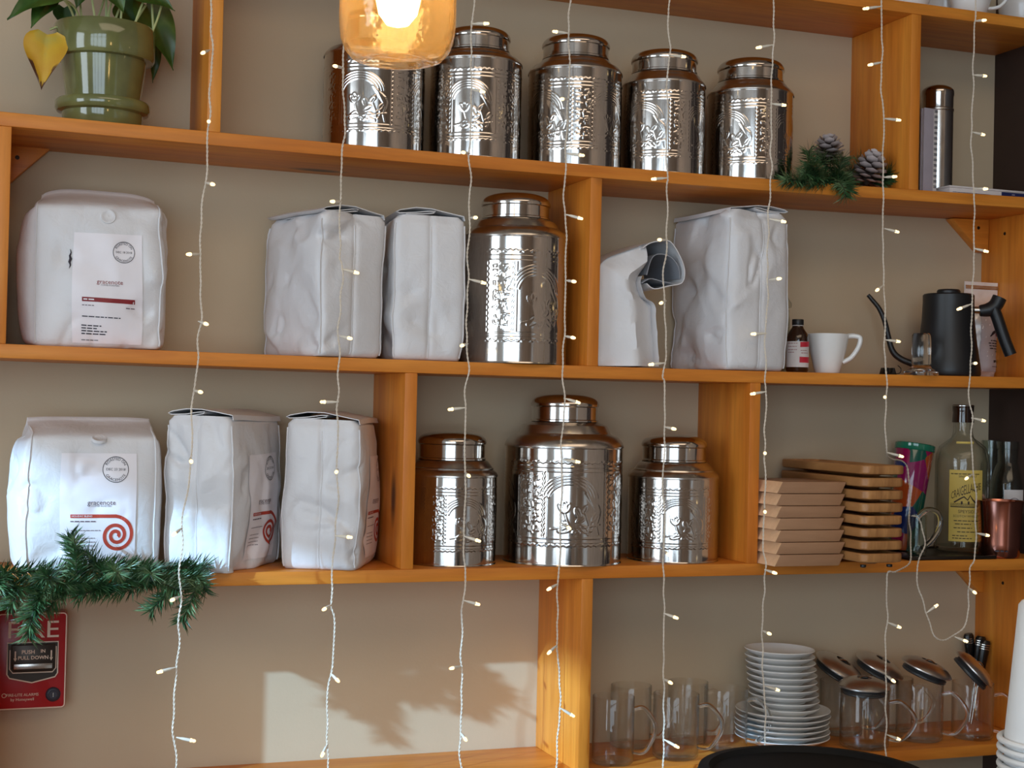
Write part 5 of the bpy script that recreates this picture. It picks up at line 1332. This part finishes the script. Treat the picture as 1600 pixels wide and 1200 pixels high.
# ------------------------------------------------------------------ strings of fairy lights
def sleeve_mesh():
    return MB().lathe([(0, 0), (0.0010, 0.0), (0.0014, 0.005), (0.0022, 0.009), (0.0025, 0.020), (0.0, 0.0202)], 10).mesh('bulb_sleeve', M['sleeve'], 50)
SLV = sleeve_mesh()
LED = MB().lathe([(0, 0.0195), (0.0026, 0.0200), (0.0028, 0.0225), (0.0020, 0.0235), (0.0025, 0.0255), (0.0018, 0.0278), (0, 0.0286)], 12).mesh('led_tip', M['led'], 60)
def light_string(label, pts, bulbs, Y=-0.035, ys=None, extra=None):
    """pts: wire in photograph pixels (u,v[,Y]); bulbs: (u0,v0,u1,v1) from wire to tip"""
    def yat(v):
        if ys is None: return Y
        for (v0, y0), (v1, y1) in zip(ys[:-1], ys[1:]):
            if v <= v1: return y0 + (y1 - y0)*sm((v - v0)/(v1 - v0))
        return ys[-1][1]
    P = [at(p[0], p[1], p[2] if len(p) > 2 else yat(p[1])) for p in pts]
    P[0] = Vector((P[1].x, P[1].y, ZC - 0.002))
    P.insert(1, Vector((P[1].x, P[1].y, 0.95)))
    root = thing('fairy_light_string', label, 'string lights', P[0], group='hanging fairy light strings')
    O = P[0]
    path = spline([p - O for p in P], 10)
    if extra: path += spline([at(*p) - O for p in extra], 10)[1:]
    # resample evenly and twist two strands
    L = [0]
    for a, b in zip(path[:-1], path[1:]): L.append(L[-1] + (b - a).length)
    n = int(L[-1]/0.0022); res = []; j = 0
    for i in range(n + 1):
        s_ = L[-1]*i/n
        while j < len(L) - 2 and L[j+1] < s_: j += 1
        res.append(path[j].lerp(path[j+1], (s_ - L[j])/max(1e-9, L[j+1] - L[j])))
    for ph in (0, math.pi):
        out = []
        for i, p in enumerate(res):
            t = (res[min(i+1, n)] - res[max(i-1, 0)]).normalized(); a = t.orthogonal().normalized() if abs(t.z) < 0.5 else t.cross(Vector((0, 1, 0))).normalized(); b = t.cross(a)
            an = i*0.0022/0.013*2*math.pi + ph
            wob = Vector((noise.noise(Vector((O.x*7, i*0.06, 1))), noise.noise(Vector((O.x*7, i*0.06, 5))), 0))*0.0042
            out.append(p + wob + (a*math.cos(an) + b*math.sin(an))*0.00088)
        MB().tube(out, 0.00072, 5).obj('wire_strand', M['wire'], root, 60)
    for (u0, v0, u1, v1) in bulbs:
        y_ = yat(v0); a = at(u0, v0, y_); b = at(u1, v1, y_); d = b - a; l = d.length; T = 0.027
        if l < T: d = d + Vector((0, -math.sqrt(T*T - l*l), 0))
        o = put(SLV, 'bulb_sleeve', root, a - O); o.rotation_mode = 'QUATERNION'; o.rotation_quaternion = d.to_track_quat('Z', 'Y')
        s_ = max(1.0, l/0.0285); o.scale = (1, 1, s_)
        put(LED, 'led_tip', o)
    return root
light_string('fairy light string hanging before the garland and the spiral-label bags', [(331, -40), (330, 0), (330, 75), (326, 180), (320, 280), (316, 330), (313, 395), (315, 440), (312, 500), (308, 560), (304, 600), (301, 650), (297, 720), (290, 780), (284, 824), (285, 850), (280, 895), (280, 950), (279, 1000), (274, 1043), (273, 1100), (273, 1150), (276, 1240)],
    [(328, 78, 312, 88), (326, 188, 322, 195), (321, 285, 330, 292), (313, 397, 290, 399), (310, 502, 320, 508), (303, 610, 311, 613), (297, 715, 295, 721), (284, 825, 267, 834), (281, 932, 264, 935), (274, 1043, 245, 1049), (275, 1152, 305, 1158)], ys=[(0, -0.035), (600, -0.05), (850, -0.10), (1000, -0.09)])
light_string('fairy light string passing behind the jar lamp and down the leaning bag', [(539, -40), (538, 75), (537, 105), (538, 200), (535, 230), (534, 290), (534, 315), (532, 343), (531, 400), (535, 418), (530, 500), (531, 560), (529, 600), (528, 625), (527, 655), (528, 720), (526, 790), (523, 835), (520, 860), (518, 900), (518, 945), (522, 970), (518, 1045), (513, 1080), (511, 1160), (515, 1240)],
    [(536, 106, 517, 107), (534, 315, 513, 317), (533, 420, 561, 427), (531, 525, 543, 530), (529, 628, 500, 628), (528, 733, 519, 737), (524, 837, 545, 838), (518, 945, 500, 950), (517, 1052, 523, 1060), (512, 1162, 498, 1177)], Y=-0.03)
light_string('fairy light string crossing the edge of the second top canister', [(740, -40), (740, 0), (738, 35), (736, 100), (736, 125), (734, 235), (734, 300), (733, 345), (731, 400), (732, 435), (730, 500), (731, 540), (729, 590), (727, 637), (727, 740), (726, 780), (724, 840), (727, 890), (724, 938), (721, 965), (721, 1040), (720, 1145), (719, 1240)],
    [(738, 37, 757, 41), (737, 140, 749, 148), (734, 240, 716, 241), (734, 340, 736, 343), (732, 436, 760, 443), (731, 537, 714, 541), (727, 637, 701, 640), (726, 738, 725, 743), (726, 838, 744, 844), (724, 938, 750, 945), (721, 1041, 699, 1042), (720, 1145, 720, 1151)], Y=-0.03)
light_string('fairy light string down the middle canister and the largest canister', [(889, -40), (889, 50), (890, 100), (886, 200), (884, 250), (883, 300), (884, 338), (885, 400), (883, 450), (880, 520), (880, 590), (882, 625), (878, 680), (877, 720), (877, 780), (876, 830), (874, 880), (871, 912), (870, 960), (870, 1008), (874, 1030), (875, 1105), (872, 1150), (866, 1240)],
    [(889, 52, 864, 49), (888, 155, 870, 158), (886, 240, 907, 245), (884, 335, 906, 343), (884, 438, 889, 442), (882, 525, 888, 529), (881, 622, 907, 630), (880, 718, 904, 722), (878, 818, 881, 824), (872, 912, 851, 920), (870, 1008, 851, 1019), (875, 1106, 898, 1120)], Y=-0.03)
light_string('fairy light string down the fourth top canister and the slumped bag', [(1046, -40), (1046, 0), (1044, 60), (1046, 85), (1042, 170), (1043, 275), (1042, 290), (1042, 380), (1038, 440), (1040, 500), (1040, 560), (1038, 590), (1041, 600), (1038, 680), (1037, 740), (1038, 780), (1035, 870), (1035, 900), (1037, 960), (1036, 1050), (1036, 1150), (1037, 1240)],
    [(1046, 86, 1072, 89), (1042, 278, 1018, 280), (1041, 375, 1022, 376), (1041, 470, 1024, 475), (1039, 567, 1013, 570), (1038, 667, 1044, 670), (1037, 860, 1034, 865), (1037, 958, 1049, 963), (1036, 1060, 1038, 1063), (1037, 1155, 1054, 1165)], Y=-0.035)
light_string('fairy light string down the end canister, pale boards and saucers', [(1209, -40), (1209, 0), (1208, 60), (1206, 150), (1204, 250), (1203, 310), (1201, 345), (1199, 440), (1197, 520), (1195, 590), (1197, 612), (1194, 700), (1195, 760), (1193, 850), (1196, 890), (1191, 985), (1193, 1050), (1195, 1100), (1195, 1240)],
    [(1208, 70, 1181, 75), (1204, 162, 1226, 165), (1202, 342, 1221, 348), (1202, 437, 1207, 437), (1198, 521, 1173, 522), (1197, 612, 1172, 616), (1194, 705, 1184, 708), (1194, 795, 1184, 799), (1195, 890, 1200, 893), (1191, 985, 1191, 987), (1196, 1072, 1218, 1079)], ys=[(0, -0.03), (600, -0.035), (740, -0.07), (890, -0.07), (980, -0.04)])
light_string('fairy light string before the pine cones, tucked behind the bamboo trays', [(1377, -40), (1377, 0), (1378, 90), (1380, 185), (1380, 275), (1381, 310), (1380, 360), (1380, 420), (1382, 500), (1383, 550), (1384, 600), (1384, 650), (1384, 700, -0.03), (1390, 716, 0.0), (1412, 722, 0.05), (1421, 745, 0.05), (1421, 800, 0.04), (1424, 850, -0.01), (1421, 880, -0.03), (1400, 893, -0.05), (1386, 900, -0.05), (1385, 970), (1384, 1010), (1384, 1060), (1382, 1100), (1384, 1150), (1385, 1240)],
    [(1377, 10, 1348, 14), (1379, 97, 1356, 102), (1380, 185, 1408, 188), (1380, 277, 1387, 279), (1382, 357, 1405, 363), (1380, 446, 1363, 455), (1383, 531, 1407, 534), (1383, 618, 1371, 621), (1386, 707, 1412, 714), (1386, 972, 1408, 981), (1384, 1055, 1384, 1061), (1386, 1148, 1407, 1156)], Y=-0.03)
light_string('fairy light string beside the dark side wall, looping up before the steel lids', [(1525, -40), (1525, 0), (1522, 40), (1521, 85), (1519, 150), (1517, 210), (1520, 260), (1521, 310), (1521, 370), (1519, 420), (1519, 500), (1518, 550), (1516, 600), (1518, 650), (1519, 720), (1523, 750), (1525, 800), (1523, 870), (1514, 890), (1513, 940), (1506, 975), (1495, 990), (1475, 1000), (1460, 995), (1450, 970), (1444, 945), (1436, 925), (1433, 900), (1437, 870), (1443, 850), (1440, 820), (1432, 808), (1424, 806)],
    [(1523, 33, 1525, 37), (1520, 117, 1542, 119), (1518, 206, 1539, 211), (1522, 295, 1528, 298), (1521, 388, 1531, 395), (1518, 475, 1495, 484), (1517, 568, 1511, 568), (1518, 653, 1540, 658), (1519, 741, 1502, 748), (1525, 833, 1546, 837), (1513, 918, 1510, 924), (1447, 958, 1465, 945), (1492, 995, 1497, 999)], Y=-0.025)
